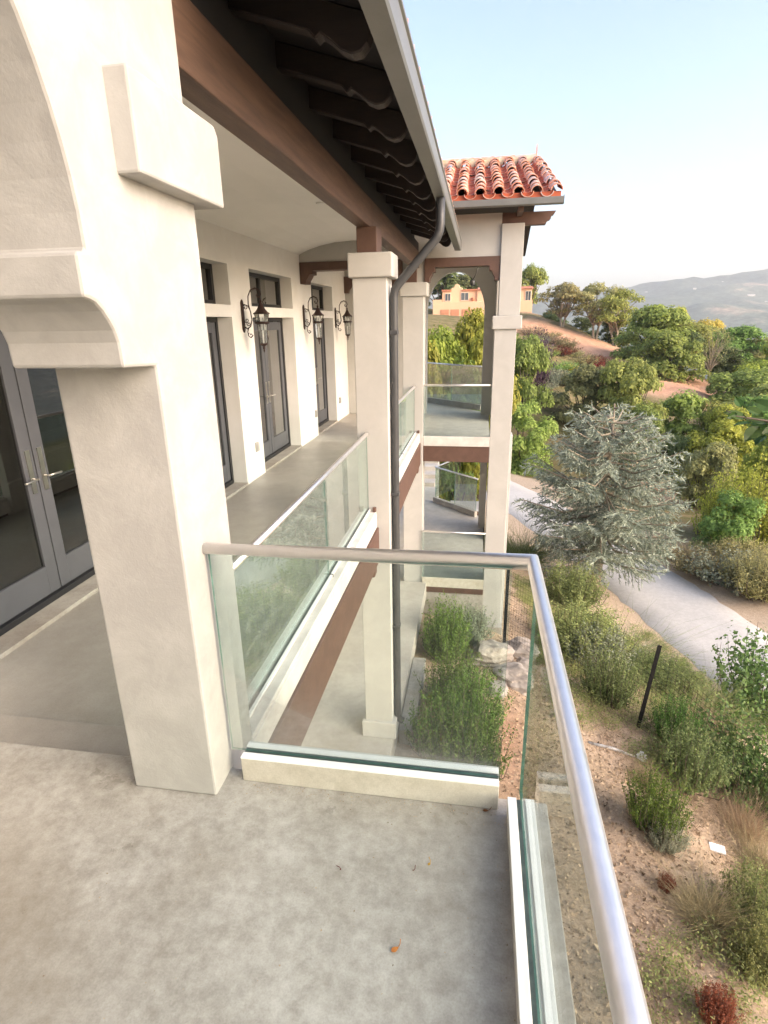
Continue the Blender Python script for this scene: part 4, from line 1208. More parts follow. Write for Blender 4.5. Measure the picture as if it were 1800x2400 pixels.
# ---- trees on the far hill and beyond the driveway
G1 = 'trees on the hillside beyond the driveway'
ptree('oak_tree', 'dark oak behind the orange house, seen in the tower arch', 905, 1000, 575, 700, 122, 'oak', 'oak_dark', group=G1)
ptree('oak_tree', 'second dark oak behind the gabled part of the orange house', 980, 1085, 578, 700, 126, 'oak', 'oak_dark', group=G1)
ptree('oak_tree', 'tall tree rising behind the right end of the orange house', 1108, 1178, 578, 690, 114, 'tall', 'oak', group=G1)
ptree('gum_tree', 'pale-trunked tree at the top of the orange bank', 1163, 1262, 612, 722, 93, 'euc', 'olive', 'bark_pale', G1, var=0)
ptree('gum_tree', 'pale-trunked tree in the middle of the row on the orange bank', 1235, 1330, 609, 748, 92, 'euc', 'olive', 'bark_pale', G1, var=1)
ptree('gum_tree', 'leaning pale-trunked tree at the lower end of the orange bank', 1282, 1368, 622, 764, 90, 'euc', 'oak', 'bark_pale', G1, var=2)
ptree('dark_bush', 'dark undergrowth bush behind the upper pale trunks', 1150, 1225, 672, 735, 99, 'bush', 'oak_dark', group=G1, cat='bush')
ptree('dark_bush', 'dark undergrowth bush behind the middle pale trunks', 1215, 1290, 685, 758, 98, 'bush', 'oak_dark', group=G1, cat='bush')
ptree('dark_bush', 'dark undergrowth bush behind the lower pale trunks', 1280, 1350, 690, 775, 96, 'bush', 'oak_dark', group=G1, cat='bush')
ptree('oak_tree', 'big round green oak right of the pale-trunked trees', 1328, 1470, 664, 800, 77, 'oak', 'green', group=G1, sink=1.5, var=1)
ptree('oak_tree', 'green oak above the orange clearing, left of the bare tree', 1420, 1525, 688, 800, 79, 'oak', 'oak', group=G1, var=2)
ptree('oak_tree', 'small leaning pale-trunked oak on the clearing edge', 1438, 1510, 712, 795, 75, 'euc', 'oak_dark', 'bark_pale', G1, var=0)
ptree('bare_tree', 'bare pale branching tree at the edge of the orange clearing', 1487, 1572, 706, 822, 73, 'bare', 'olive', 'bark_pale', G1)
ptree('yellow_tree', 'yellow-leaved tree on the skyline, left one', 1418, 1482, 665, 745, 104, 'oak', 'yellow', group=G1, var=3)
ptree('yellow_tree', 'yellow-leaved tree on the skyline, right one', 1466, 1548, 684, 770, 102, 'oak', 'yellow', group=G1, var=0)
ptree('oak_tree', 'bright green oak behind the bare tree', 1510, 1640, 706, 830, 82, 'oak', 'green', group=G1, var=3)
ptree('oak_tree', 'olive oak at the skyline near the frame edge', 1560, 1680, 722, 860, 84, 'oak', 'olive', group=G1, var=0)
ptree('oak_tree', 'lime-green oak at the frame edge below the skyline', 1600, 1760, 728, 900, 72, 'oak', 'lime', group=G1, var=1)
ptree('oak_tree', 'round green oak low at the clearing, at its right end', 1535, 1680, 790, 905, 60, 'oak', 'green', group=G1, sink=1, var=2)
ptree('dark_bush', 'dark bush in the shade behind the bare tree', 1500, 1600, 752, 825, 77, 'bush', 'oak_dark', group=G1, cat='bush')
ptree('dark_bush', 'dark bush under the green oak beside the clearing', 1400, 1480, 745, 800, 80, 'bush', 'oak_dark', group=G1, cat='bush')
ptree('oak_tree', 'olive oak below the garden, left of a pair', 1200, 1325, 792, 915, 47, 'oak', 'olive', group=G1, sink=1.2, var=1)
ptree('oak_tree', 'green oak below the garden, right of a pair', 1296, 1420, 764, 905, 45, 'oak', 'oak', group=G1, sink=1.2, var=0)
ptree('oak_tree', 'green oak just below the orange clearing', 1385, 1520, 852, 985, 47, 'bush', 'green', group=G1, sink=1.0, var=0)
ptree('oak_tree', 'grey-green oak right of the orange clearing foot', 1480, 1600, 868, 990, 45, 'bush', 'oak', group=G1, sink=1.0, var=1)
ptree('oak_tree', 'olive bushy oak above the bright shrubs by the driveway', 1470, 1600, 915, 1050, 39, 'bush', 'lime', group=G1, sink=1.0, var=2)
ptree('oak_tree', 'green bushy oak at the frame edge behind the near twig', 1590, 1740, 880, 1040, 40, 'bush', 'green', group=G1, sink=1.0, var=0)
ptree('oak_tree', 'brownish bushy oak right of the blue cedar tip', 1420, 1500, 940, 1050, 40, 'bush', 'oak_dark', group=G1, sink=1.0, var=1)
ptree('feathery_shrub', 'tall bright feathery shrub right of the cedar', 1500, 1600, 990, 1215, 27.5, 'feather', 'lime', group=G1, cat='shrub', var=0)
ptree('feathery_shrub', 'tall bright feathery shrub at the frame edge above the driveway', 1570, 1720, 975, 1220, 26.5, 'feather', 'lime', group=G1, cat='shrub', var=1)
ptree('feathery_shrub', 'lower green shrub between the cedar and the tall feathery shrubs', 1510, 1640, 1070, 1225, 25.5, 'bush', 'green', group=G1, cat='shrub', var=1)
ptree('tall_bush', 'yellow-green tree filling the tower arch, left part', 850, 1000, 688, 1000, 27, 'oak', 'lime', group=G1, cat='bush', var=0)
ptree('tall_bush', 'yellow-green tree filling the tower arch, right part', 950, 1090, 684, 1000, 29, 'oak', 'lime', group=G1, cat='bush', var=1)
ptree('tall_bush', 'darker green bush seen through the upper tower railing', 940, 1050, 800, 980, 25, 'bush', 'green', group=G1, cat='bush', var=2)
ptree('tall_bush', 'bright green upright bush just right of the tower pilaster', 1070, 1168, 712, 930, 44, 'oak', 'green', group=G1, cat='bush', var=0)
ptree('tall_bush', 'rounded green bush right of the tower below the upright one', 1075, 1178, 868, 1030, 41, 'bush', 'green', group=G1, cat='bush', var=1)
ptree('tall_bush', 'olive bush beside the bend of the driveway', 1110, 1200, 935, 1045, 47, 'feather', 'olive', group=G1, cat='bush', var=1)
ptree('purple_shrub', 'dark purple-leaved shrub in the hillside garden', 1118, 1184, 700, 800, 55, 'feather', 'purple', group=G1, cat='shrub', var=1)
ptree('tall_bush', 'yellow-green bush low behind the tower, left of the arch view', 850, 960, 740, 1000, 24, 'bush', 'lime', group=G1, cat='bush', var=1)
ptree('tall_bush', 'yellow-green bush low behind the tower, right of the arch view', 985, 1090, 730, 1000, 26, 'bush', 'lime', group=G1, cat='bush', var=2)
ptree('oak_tree', 'dense green oak under the skyline yellow trees', 1380, 1500, 720, 830, 70, 'bush', 'green', group=G1, sink=1.0, var=2)
ptree('oak_tree', 'green oak spreading over the lower right of the clearing', 1560, 1720, 830, 960, 53, 'oak', 'oak', group=G1, sink=1.0, var=3)
ptree('oak_tree', 'bushy olive oak between the clearing foot and the cedar', 1330, 1440, 880, 1010, 42, 'bush', 'oak', group=G1, sink=1.0, var=0)
ptree('feathery_shrub', 'lime shrub at the frame edge between the oaks and the feathery shrubs', 1600, 1740, 930, 1120, 33, 'bush', 'lime', group=G1, cat='shrub', var=0)
ptree('feathery_shrub', 'grey-olive shrub behind the tall feathery shrubs', 1460, 1570, 960, 1120, 33, 'bush', 'olive', group=G1, cat='shrub', var=2)
ptree('oak_tree', 'lime oak right of the clearing, under the olive skyline oak', 1590, 1700, 770, 890, 66, 'oak', 'lime', group=G1, sink=1.0, var=2)
ptree('oak_tree', 'green oak low at the frame edge above the near twig', 1560, 1690, 845, 965, 50, 'oak', 'green', group=G1, sink=1.0, var=0)
ptree('oak_tree', 'lime oak between the clearing foot and the cedar top', 1500, 1600, 880, 1010, 43, 'oak', 'lime', group=G1, sink=1.0, var=1)
ptree('oak_tree', 'green oak filling the bank behind the feathery shrubs', 1600, 1720, 960, 1110, 35, 'oak', 'oak', group=G1, sink=1.0, var=3)
ptree('oak_tree', 'green oak low beside the garden path', 1170, 1260, 880, 980, 50, 'bush', 'olive', group=G1, sink=1.0, var=2)
# ---- hillside garden below the orange house
G2 = 'garden plants on the hillside'
rnd = random.Random(21)
GARDEN = [(1170, 745, 'grey', 'pale grey'), (1196, 742, 'dry', 'straw-coloured'), (1225, 752, 'olive', 'olive'), (1210, 768, 'red', 'reddish'), (1180, 772, 'green', 'dark green'), (1240, 772, 'olive', 'tall olive'), (1265, 776, 'dry', 'broad straw-coloured'),
          (1290, 785, 'red', 'low reddish'), (1310, 788, 'olive', 'wide olive'), (1230, 800, 'flower', 'yellow-flowering'), (1258, 790, 'olive', 'small olive'), (1262, 808, 'grey', 'pale'), (1245, 808, 'green', 'round green'), (1205, 800, 'green', 'low green'),
          (1280, 800, 'red', 'rusty'), (1250, 826, 'green', 'big round green'), (1190, 820, 'grey', 'grey-leaved'), (1215, 832, 'grey', 'broad grey-leaved'), (1175, 842, 'grey', 'small silver'), (1170, 868, 'grey', 'silver'), (1185, 730, 'olive', 'ragged olive'), (1150, 725, 'dry', 'dry straw')]
for px, py, lf, wd_ in GARDEN:
    g_ = ground_at(px, py, 30)
    sc_ = 0.45 if lf == 'flower' else 1.0
    plant('garden_plant', '%s mound plant in the hillside garden %s' % (wd_, 'near the purple shrub' if px < 1200 else ('near the orange bank' if py < 780 else 'above the olive oak')), 'plant', g_, rnd.uniform(1.4, 2.6) * sc_, rnd.uniform(0.9, 1.7) * sc_, 'mound', lf, group=G2)

# ---- the blue cedar
p0 = at(1291, 1240, 21.0)
plant('cedar_tree', 'blue-grey cedar with level boughs standing beside the driveway', 'tree', (4.6, 20.6, gh(4.6, 20.6) - 0.05), 5.9, 7.3, 'cedar', 'cedar', 'bark_pale', rz=0.4)

# ---- plants on the slope below the deck
G3 = 'shrubs on the slope below the deck'


def gplant(name, label, px, py, wpx, hpx, gen, leaf, cat='shrub', group=G3, var=None, lo=3.0):
    """plant whose foot stands on the ground at a point of the photo view, sized in view pixels"""
    g_ = ground_at(px, py, lo)
    dist = float(np.dot(g_ - EYE, CF))
    s = dist / (FOC * 1659 / 1800)
    ca_ = max(0.35, math.sqrt(max(1 - ((EYE[2] - g_[2]) / np.linalg.norm(g_ - EYE)) ** 2, 0.05)))
    return plant(name, label, cat, g_, wpx * s, hpx * s / ca_, gen, leaf, group=group, var=var, crown='foliage', stem='stem')


SL = [('planter_shrub', 'small-leaved green shrub closest to the deck corner, behind the glass', 1000, 1705, 170, 150, 'shrub', 'shrub'),
      ('planter_shrub', 'dense bright green shrub beside the concrete ledge', 965, 1655, 150, 170, 'shrub', 'shrub'),
      ('planter_shrub', 'bright green shrub in the middle of the planting bed', 1018, 1605, 135, 160, 'shrub', 'shrub'),
      ('planter_shrub', 'olive green shrub behind the middle of the planting bed', 985, 1525, 130, 130, 'shrub', 'shrub'),
      ('planter_shrub', 'feathery green shrub at the foot of the tower', 962, 1425, 90, 140, 'feather', 'shrub'),
      ('planter_shrub', 'thin sprawling shrub beside the boulders', 1005, 1390, 100, 90, 'feather', 'grey'),
      ('broom_shrub', 'wispy green broom right of the handrail corner', 1255, 1420, 160, 120, 'feather', 'broom'),
      ('broom_shrub', 'wispy green broom between the cedar foot and the fence post', 1335, 1440, 170, 90, 'wisp', 'broom'),
      ('broom_shrub', 'tall wispy broom in front of the driveway', 1435, 1500, 150, 75, 'feather', 'broom'),
      ('broom_shrub', 'pale wispy broom reaching over the driveway edge', 1515, 1545, 140, 70, 'wisp', 'broom'),
      ('broom_shrub', 'broom tuft at the foot of the cedar', 1230, 1310, 120, 100, 'feather', 'broom'),
      ('broom_shrub', 'low broom beside the tower foot', 1130, 1210, 120, 90, 'wisp', 'broom'),
      ('dark_shrub', 'dark green shrub left of the black fence post', 1315, 1520, 110, 130, 'shrub', 'oak_dark'),
      ('dark_shrub', 'grey-green shrub behind the dark one near the fence', 1290, 1450, 120, 100, 'feather', 'grey'),
      ('dark_shrub', 'green shrub right of the foot of the fence post', 1455, 1610, 100, 110, 'shrub', 'shrub'),
      ('dark_shrub', 'dense dark shrub on the slope below the fence', 1485, 1690, 150, 120, 'shrub', 'oak_dark'),
      ('dark_shrub', 'green shrub with grey base above the white board', 1410, 1790, 120, 130, 'shrub', 'shrub'),
      ('dark_shrub', 'small blue-green shrub close to the handrail', 1440, 1830, 80, 60, 'shrub', 'grey'),
      ('glossy_shrub', 'glossy leafy shrub at the frame edge beside the driveway', 1640, 1560, 190, 190, 'leafy', 'glossy'),
      ('glossy_shrub', 'glossy leafy shrub at the frame edge below the first', 1590, 1680, 170, 150, 'leafy', 'glossy'),
      ('glossy_shrub', 'glossy leafy shrub in the lower corner of the frame edge', 1650, 1780, 130, 150, 'leafy', 'glossy'),
      ('straw_clump', 'clump of dry tan grass above the white board', 1600, 1800, 90, 90, 'wisp', 'dry'),
      ('straw_clump', 'dry tan twigs beside the fallen white-tipped pole', 1385, 1690, 60, 45, 'wisp', 'dry'),
      ('straw_clump', 'dry pale grass by the fence mesh', 1500, 1570, 110, 60, 'wisp', 'dry'),
      ('olive_shrub', 'soft olive-green shrub low at the frame edge', 1640, 2020, 150, 130, 'feather', 'broom'),
      ('olive_shrub', 'second soft olive-green shrub low at the frame edge', 1640, 2110, 120, 110, 'feather', 'broom'),
      ('dead_shrub', 'small dead red shrub on the bare slope', 1437, 1925, 32, 38, 'feather', 'red'),
      ('dead_shrub', 'larger dead red shrub at the bottom of the slope', 1545, 2205, 75, 60, 'feather', 'red'),
      ('dead_shrub', 'brown dry brush in the middle of the bare slope', 1520, 1990, 130, 90, 'wisp', 'dry'),
      ('dead_shrub', 'brown dry brush beyond the white board', 1640, 1890, 120, 90, 'wisp', 'dry'),
      ('bank_shrub', 'pale green shrub on the bank at the frame edge above the driveway', 1640, 1290, 130, 110, 'feather', 'olive'),
      ('bank_shrub', 'grey-green shrub on the bank beyond the driveway', 1570, 1262, 110, 80, 'mound', 'grey'),
      ('bank_shrub', 'olive shrub on the bank near the cedar', 1510, 1235, 90, 60, 'mound', 'olive'),
      ('bank_shrub', 'yellowish shrub on the bank below the feathery shrubs', 1600, 1225, 110, 70, 'feather', 'olive'),
      ('bank_shrub', 'reddish dry shrub on the bank beside the cedar boughs', 1465, 1205, 80, 50, 'wisp', 'dry')]
for nm, lab, px, py, wpx, hpx, gen, lf in SL:
    gplant(nm, lab, px, py, wpx, hpx, gen, lf)

# ground litter, stones and short dry tufts that nobody could count
rg = np.random.default_rng(77)
n = 46000
x = rg.uniform(0.3, 7.5, n); y = rg.uniform(2.6, 15, n)
k = (x < 0.9 + y * 0.42) & (road_dist(x, y) > 2.0)
x, y = x[k], y[k]
C = np.stack([x, y, ground_h(x, y) + 0.012], 1)
V, F = leaf_quads(C, np.array([0, 0, 1.0]) + rg.normal(size=C.shape) * 0.45, rg.uniform(0.008, 0.03, len(C)) * (1 + (rg.uniform(0, 1, len(C)) > 0.97)), 1.8, rg)
LM['litter'] = leafmat('leaf_litter', (0.52, 0.40, 0.27), (0.12, 0.08, 0.05), 0.1, 0.9, 0.0)
tag(link('leaf_litter', np_mesh('leaf_litter', V, F, LM['litter'])), 'dry leaf litter and wood chips strewn over the slope', 'litter', kind='stuff')
n = 420
x = rg.uniform(0.5, 8, n); y = rg.uniform(2.6, 17, n)
k = (x < 0.9 + y * 0.45) & (road_dist(x, y) > 1.9)
mb, V0, F0 = GEN['tuft'][0]
Vs, Fs, o = [], [], 0
for a, c in zip(x[k], y[k]):
    an = rg.uniform(0, 6.28); s = rg.uniform(0.12, 0.34)
    Rm = np.array([[math.cos(an), -math.sin(an), 0], [math.sin(an), math.cos(an), 0], [0, 0, 1]])
    sel = rg.choice(len(F0), 160, replace=False)
    Vq = V0.reshape(-1, 4, 3)[sel].reshape(-1, 3)
    Vs.append(Vq @ Rm.T * s + np.array([a, c, gh(a, c)])); Fs.append(np.arange(len(Vq)).reshape(-1, 4) + o); o += len(Vq)
tag(link('dry_grass', np_mesh('dry_grass', np.concatenate(Vs), np.concatenate(Fs), LM['dry'])), 'short dry grass tufts scattered over the slope', 'grass', kind='stuff')

n = 6500
x = rg.uniform(1.3, 7.5, n); y = rg.uniform(2.6, 13, n)
k = (x < 0.9 + y * 0.45) & (x > 1.5 + vnoise(x, y, 0.8, 31) * 1.2) & (road_dist(x, y) > 2.0) & (vnoise(x, y, 1.3, 32) > 0.36)
A = np.stack([x[k], y[k], ground_h(x[k], y[k])], 1)
A = np.repeat(A, 9, 0) + rg.normal(size=(len(A) * 9, 3)) * np.array([.06, .06, .01])
B = A + rg.normal(size=A.shape) * np.array([.12, .12, .05]) + np.array([0, 0, 0.07])
V, F = blade_quads(A, B, rg.uniform(0.002, 0.005, len(A)), rg)
LM['brush'] = leafmat('dead_brush_twigs', (0.46, 0.35, 0.24), (0.19, 0.14, 0.095), 0.2, 0.9, 0.0)
tag(link('dead_brush', np_mesh('dead_brush', V, F, LM['brush'])), 'tangled dead brown brush lying over the slope', 'brush', kind='stuff')

n = 3600
x = rg.uniform(0.6, 8, n); y = rg.uniform(2.8, 18, n)
k = (x < 0.9 + y * 0.45) & (road_dist(x, y) > 1.95) & (vnoise(x, y, 1.6, 41) + vnoise(x, y, 0.5, 43) * 0.5 > 0.62) & (x > 1.3)
mbw, V0, F0 = GEN['feather'][0]
Vs, Fs, o = [], [], 0
for a, c in zip(x[k], y[k]):
    an = rg.uniform(0, 6.28); s = rg.uniform(0.10, 0.34)
    Rm = np.array([[math.cos(an), -math.sin(an), 0], [math.sin(an), math.cos(an), 0], [0, 0, 1]])
    sel = rg.choice(len(F0), 150, replace=False)
    Vq = V0.reshape(-1, 4, 3)[sel]
    Vq = (Vq + (Vq - Vq.mean(1, keepdims=True)) * 0.8).reshape(-1, 3)
    Vs.append(Vq @ Rm.T * s * np.array([1.4, 1.4, 1]) + np.array([a, c, gh(a, c)])); Fs.append(np.arange(len(Vq)).reshape(-1, 4) + o); o += len(Vq)
tag(link('weeds', np_mesh('weeds', np.concatenate(Vs), np.concatenate(Fs), LM['broom'])), 'low straggly green weeds scattered over the slope', 'weeds', kind='stuff')

# boulders at the foot of the tower
M['rock'] = pm('weathered_rock', (0.40, 0.36, 0.31), (0.22, 0.19, 0.16), 5, 0.95, 0.9, 16)


def boulder(x, y, s, sq, seed, label):
    rg_ = np.random.default_rng(seed)
    bm = bmesh.new(); bmesh.ops.create_icosphere(bm, subdivisions=4, radius=1)
    dirs = rg_.normal(size=(13, 3)); dirs /= np.linalg.norm(dirs, axis=1, keepdims=True)
    offs = rg_.uniform(0.55, 0.9, 13)
    ph = rg_.uniform(0, 6, 6)
    for v in bm.verts:
        c = np.array(v.co)
        k_ = np.min(np.where(dirs @ c > 0.05, offs / np.maximum(dirs @ c, 0.05), 9.0))
        r_ = min(1.0, k_)
        r_ *= 1 + 0.05 * math.sin(7 * c[0] + ph[0]) * math.sin(6 * c[1] + ph[1]) + 0.035 * math.sin(15 * c[2] + ph[2] + 5 * c[0]) + rg_.normal() * 0.014
        v.co = Vector(c * r_ * np.array([s, s * 0.8, s * sq]))
    me = bpy.data.meshes.new('boulder'); bm.to_mesh(me); bm.free(); me.materials.append(M['rock'])
    o_ = link('boulder', me, None, (x, y, gh(x, y) + s * sq * 0.35)); o_.rotation_euler = (0, 0, seed)
    tag(o_, label, 'rock', 'boulders at the foot of the tower')


boulder(0.35, 8.85, 0.52, 0.6, 1, 'largest pale boulder leaning at the tower footing')
boulder(0.74, 8.15, 0.44, 0.55, 2, 'rounded tan boulder in front of the largest one')
boulder(0.95, 9.5, 0.38, 0.7, 3, 'small boulder behind the wire fence post')
boulder(0.45, 7.6, 0.22, 0.5, 4, 'small low boulder nearest the planting bed')
boulder(0.95, 8.8, 0.22, 0.6, 5, 'dark cracked boulder beside the fence post')
LG = bx('concrete_ledge', M['raw'], None, -0.893, -0.69, 6.18, 7.93, -3.75, -3.3, 0.012)
tag(LG, 'rough concrete ledge beside the planting bed', 'ledge')

# ------------------------------------------------------------------ fence, pole, board, twig, leaves
def fence_post(x, y, ztop, label):
    e = empty('fence_post', (x, y, gh(x, y))); tag(e, label, 'post', 'black fence posts')
    h_ = ztop - gh(x, y)
    MB().prism([(-.03, -.004), (.03, -.004), (.03, .004), (.006, .004), (.006, .032), (-.006, .032), (-.006, .004), (-.03, .004)], 2, -0.2, h_).build('post', M['black'], e, local=True)
    for i in range(7):
        MB().box(-0.012, 0.012, -0.01, -0.003, h_ * (0.2 + 0.11 * i), h_ * (0.2 + 0.11 * i) + 0.02).build('lug', M['black'], e, local=True)
    return e


FP = [(0.64, 9.6, -2.37), (2.62, 7.8, -2.70)]
fence_post(*FP[0], 'black steel fence post in front of the tower foot, behind the glass')
e1 = fence_post(*FP[1], 'black steel fence post among the shrubs right of the handrail')
e1.rotation_euler = (0.0, R(5), 0)
FP2 = (4.7, 5.9)


def wire_mesh(p, q, zp, zq, label):
    mb = MB(); n = 46; rows = 17
    for i in range(n + 1):
        t = i / n; x_, y_ = p[0] + (q[0] - p[0]) * t, p[1] + (q[1] - p[1]) * t
        zb = gh(x_, y_) + 0.02; zt_ = zp + (zq - zp) * t - 0.05
        mb.tube([(x_, y_, zb), (x_, y_, zt_)], 0.0017, 3, caps=False)
    for j in range(rows + 1):
        pts_ = []
        for i in range(0, n + 1, 4):
            t = i / n; x_, y_ = p[0] + (q[0] - p[0]) * t, p[1] + (q[1] - p[1]) * t
            zb = gh(x_, y_) + 0.02; zt_ = zp + (zq - zp) * t - 0.05
            pts_.append((x_, y_, zb + (zt_ - zb) * j / rows))
        mb.tube(pts_, 0.0017, 3, caps=False)
    o_ = mb.build('wire_mesh', M['black']); tag(o_, label, 'fence', 'wire mesh fence')
    return o_


wire_mesh(FP[0], FP[1], FP[0][2], FP[1][2], 'thin black wire mesh between the two fence posts')
wire_mesh(FP[1], FP2, FP[1][2], gh(*FP2) + 1.35, 'thin black wire mesh running on from the fence post to the frame edge')
M['whitebark'] = pm('peeled_grey_wood', (0.55, 0.55, 0.53), (0.2, 0.18, 0.16), 9, 0.8, 0.3, 40)
M['paper'] = pm('white_board_face', (0.82, 0.82, 0.80), (0.76, 0.76, 0.74), 3, 0.7)
a, c = ground_at(1270, 1608), ground_at(1372, 1640)
e = empty('fallen_pole', tuple(a)); tag(e, 'fallen grey pole with a splayed white tip lying on the slope', 'pole')
d_ = c - a
mb = MB().tube([(0, 0, 0.03), tuple(d_ * 0.5 + np.array([0, 0, 0.06])), tuple(d_ + np.array([0, 0, 0.04]))], [0.022, 0.024, 0.018], 8)
mb.build('shaft', M['whitebark'], e, local=True)
mb = MB()
for i in range(4):
    an = -0.6 + 0.4 * i
    u = np.array([d_[0] * math.cos(an) - d_[1] * math.sin(an), d_[0] * math.sin(an) + d_[1] * math.cos(an), 0]); u = u / np.linalg.norm(u) * 0.16
    s_ = np.cross(u, [0, 0, 1]) * 0.22
    q = d_ + np.array([0, 0, 0.04 + 0.01 * i])
    mb.prism([(q[0], q[1]), (q[0] + u[0] * .7 + s_[0], q[1] + u[1] * .7 + s_[1]), (q[0] + u[0], q[1] + u[1]), (q[0] + u[0] * .7 - s_[0], q[1] + u[1] * .7 - s_[1])], 2, q[2], q[2] + 0.006)
mb.build('white_tip', M['paper'], e, local=True)
g_ = ground_at(1548, 1838)
o = MB().box(-0.085, 0.085, -0.055, 0.055, 0, 0.02).build('white_board', M['paper'], None, 0.002)
o.location = (g_[0], g_[1], g_[2] + 0.03); o.rotation_euler = (0.06, 0.10, -0.15)
tag(o, 'small white board lying on the bare slope', 'board')

# leafy twig hanging into the picture at the frame edge
tb = at(1600, 905, 2.3)
tw = empty('leafy_twig', tuple(tb)); tag(tw, 'dark leafy twig reaching in at the frame edge, close to the camera', 'twig')
MB().tube([(0.62, 0.25, 0.06), (0.30, 0.10, 0.0), (0.12, 0.02, -0.012), (-0.02, 0, 0.01), (-0.06, 0, 0.035)], [0.007, 0.005, 0.004, 0.003, 0.001], 6).build('stem', M['bark'], tw, local=True)
M['twigleaf'] = leafmat('broad_twig_leaves', (0.055, 0.115, 0.026), (0.03, 0.065, 0.016), 0.3, 0.4)


def broad_leaf(ln, wd_):
    mb = MB(); n = 6
    L_, R_, Mid = [], [], []
    for i in range(n + 1):
        t = i / n; w_ = wd_ * math.sin(math.pi * t ** 0.8) * 0.5
        z = -0.12 * ln * t * t
        Mid.append((ln * t, 0, z - 0.05 * wd_)); L_.append((ln * t, w_, z + 0.06 * wd_)); R_.append((ln * t, -w_, z + 0.06 * wd_))
    for i in range(n):
        mb.face([Mid[i], Mid[i + 1], L_[i + 1], L_[i]], 0, True); mb.face([Mid[i], R_[i], R_[i + 1], Mid[i + 1]], 0, True)
    return mb.mesh('leaf', M['twigleaf'])


blm = broad_leaf(0.082, 0.05)
for px, py, dy, phi, tilt, roll_, sc_ in [(1612, 903, 0.0, 2.7, 0.5, 0.2, 1.0), (1602, 880, 0.02, 1.9, 0.3, -0.3, 0.6), (1640, 922, 0.0, 3.9, 0.5, 0.3, 1.1), (1622, 912, -0.03, 3.3, 0.9, 0.5, 0.8), (1648, 897, 0.05, 2.2, 0.8, 0.0, 0.9), (1592, 893, 0.0, 3.6, 0.3, -0.6, 0.55),
                                          (1660, 912, 0.03, 2.9, 0.4, 0.4, 1.0), (1672, 886, 0.0, 2.3, 0.7, -0.3, 1.0), (1652, 940, 0.02, 3.9, 0.7, 0.8, 0.8), (1690, 925, 0.0, 3.4, 0.5, 0.2, 1.0)]:
    q = at(px, py, 2.3 + dy) - tb
    ux = CR * math.cos(phi) + CU * math.sin(phi); nz = -CF * math.cos(tilt) + np.array([0, 0, 1.0]) * math.sin(tilt); ux = ux - nz * np.dot(ux, nz) / np.dot(nz, nz); ux /= np.linalg.norm(ux)
    nz = nz / np.linalg.norm(nz); uy = np.cross(nz, ux)
    l_ = link('leaf', blm, tw)
    l_.matrix_local = Matrix.Translation(Vector(q)) @ Matrix(((ux[0], uy[0], nz[0], 0), (ux[1], uy[1], nz[1], 0), (ux[2], uy[2], nz[2], 0), (0, 0, 0, 1))) @ Matrix.Rotation(roll_, 4, 'X') @ Matrix.Scale(sc_, 4)

M['deadleaf'] = leafmat('dead_leaf', (0.42, 0.21, 0.045), (0.30, 0.13, 0.03), 0.1, 0.6)
M['deadleaf2'] = leafmat('dead_leaf_red', (0.16, 0.045, 0.025), (0.11, 0.035, 0.02), 0.1, 0.6)


def dead_leaf(x, y, ln, rz_, mat, label):
    mb = MB(); n = 7
    for i in range(n):
        a_, b_ = [], []
        for t in (i / n, (i + 1) / n):
            w_ = 0.30 * ln * math.sin(math.pi * t ** 0.7)
            z = 0.002 + 0.10 * ln * (t - 0.5) ** 2
            a_.append((ln * t, w_, z + 0.1 * w_)); b_.append((ln * t, -w_, z + 0.25 * w_))
        mb.face([a_[0], b_[0], b_[1], a_[1]], 0, True)
    mb.tube([(ln * 0.98, 0, 0.004), (ln * 1.25, 0.004, 0.006), (ln * 1.5, 0.012, 0.012)], 0.0012, 5)
    o_ = mb.build('fallen_leaf', mat, None); o_.location = (x, y, 0.0015); o_.rotation_euler = (0, 0, rz_)
    tag(o_, label, 'leaf', 'fallen leaves on the deck')


dead_leaf(-0.205, 1.215, 0.028, 0.7, M['deadleaf'], 'golden brown fallen leaf in the middle of the deck')
dead_leaf(-0.118, 1.525, 0.016, 1.1, M['deadleaf'], 'small brown fallen leaf nearer the glass')
dead_leaf(-0.424, 1.461, 0.009, 2.0, M['deadleaf2'], 'tiny dark leaf scrap on the left of the deck leaves')
dead_leaf(-0.172, 1.498, 0.008, 0.2, M['deadleaf2'], 'tiny leaf scrap beside the small brown leaf')
dead_leaf(0.075, 1.797, 0.024, 0.1, M['deadleaf2'], 'dark red curled leaf against the curb near the corner')

n = 420
q = rg.uniform(0, 1, n)
x = np.where(q < 0.45, rg.uniform(-0.93, 0.13, n), rg.uniform(-1.3, 0.12, n)); y = np.where(q < 0.45, 1.805 - rg.exponential(0.03, n), rg.uniform(0.4, 1.78, n))
x = np.where(q > 0.85, 0.163 - rg.exponential(0.02, n), x)
k = ~((x < -1.0) & (y > 1.70))
C = np.stack([x[k], y[k], np.full(k.sum(), 0.0025)], 1)
V, F = leaf_quads(C, np.array([0, 0, 1.0]) + rg.normal(size=C.shape) * 0.3, rg.uniform(0.0015, 0.005, len(C)), 1.4, rg)
tag(link('deck_grit', np_mesh('deck_grit', V, F, LM['brush'])), 'fine grit and leaf crumbs on the deck floor', 'grit', kind='stuff')

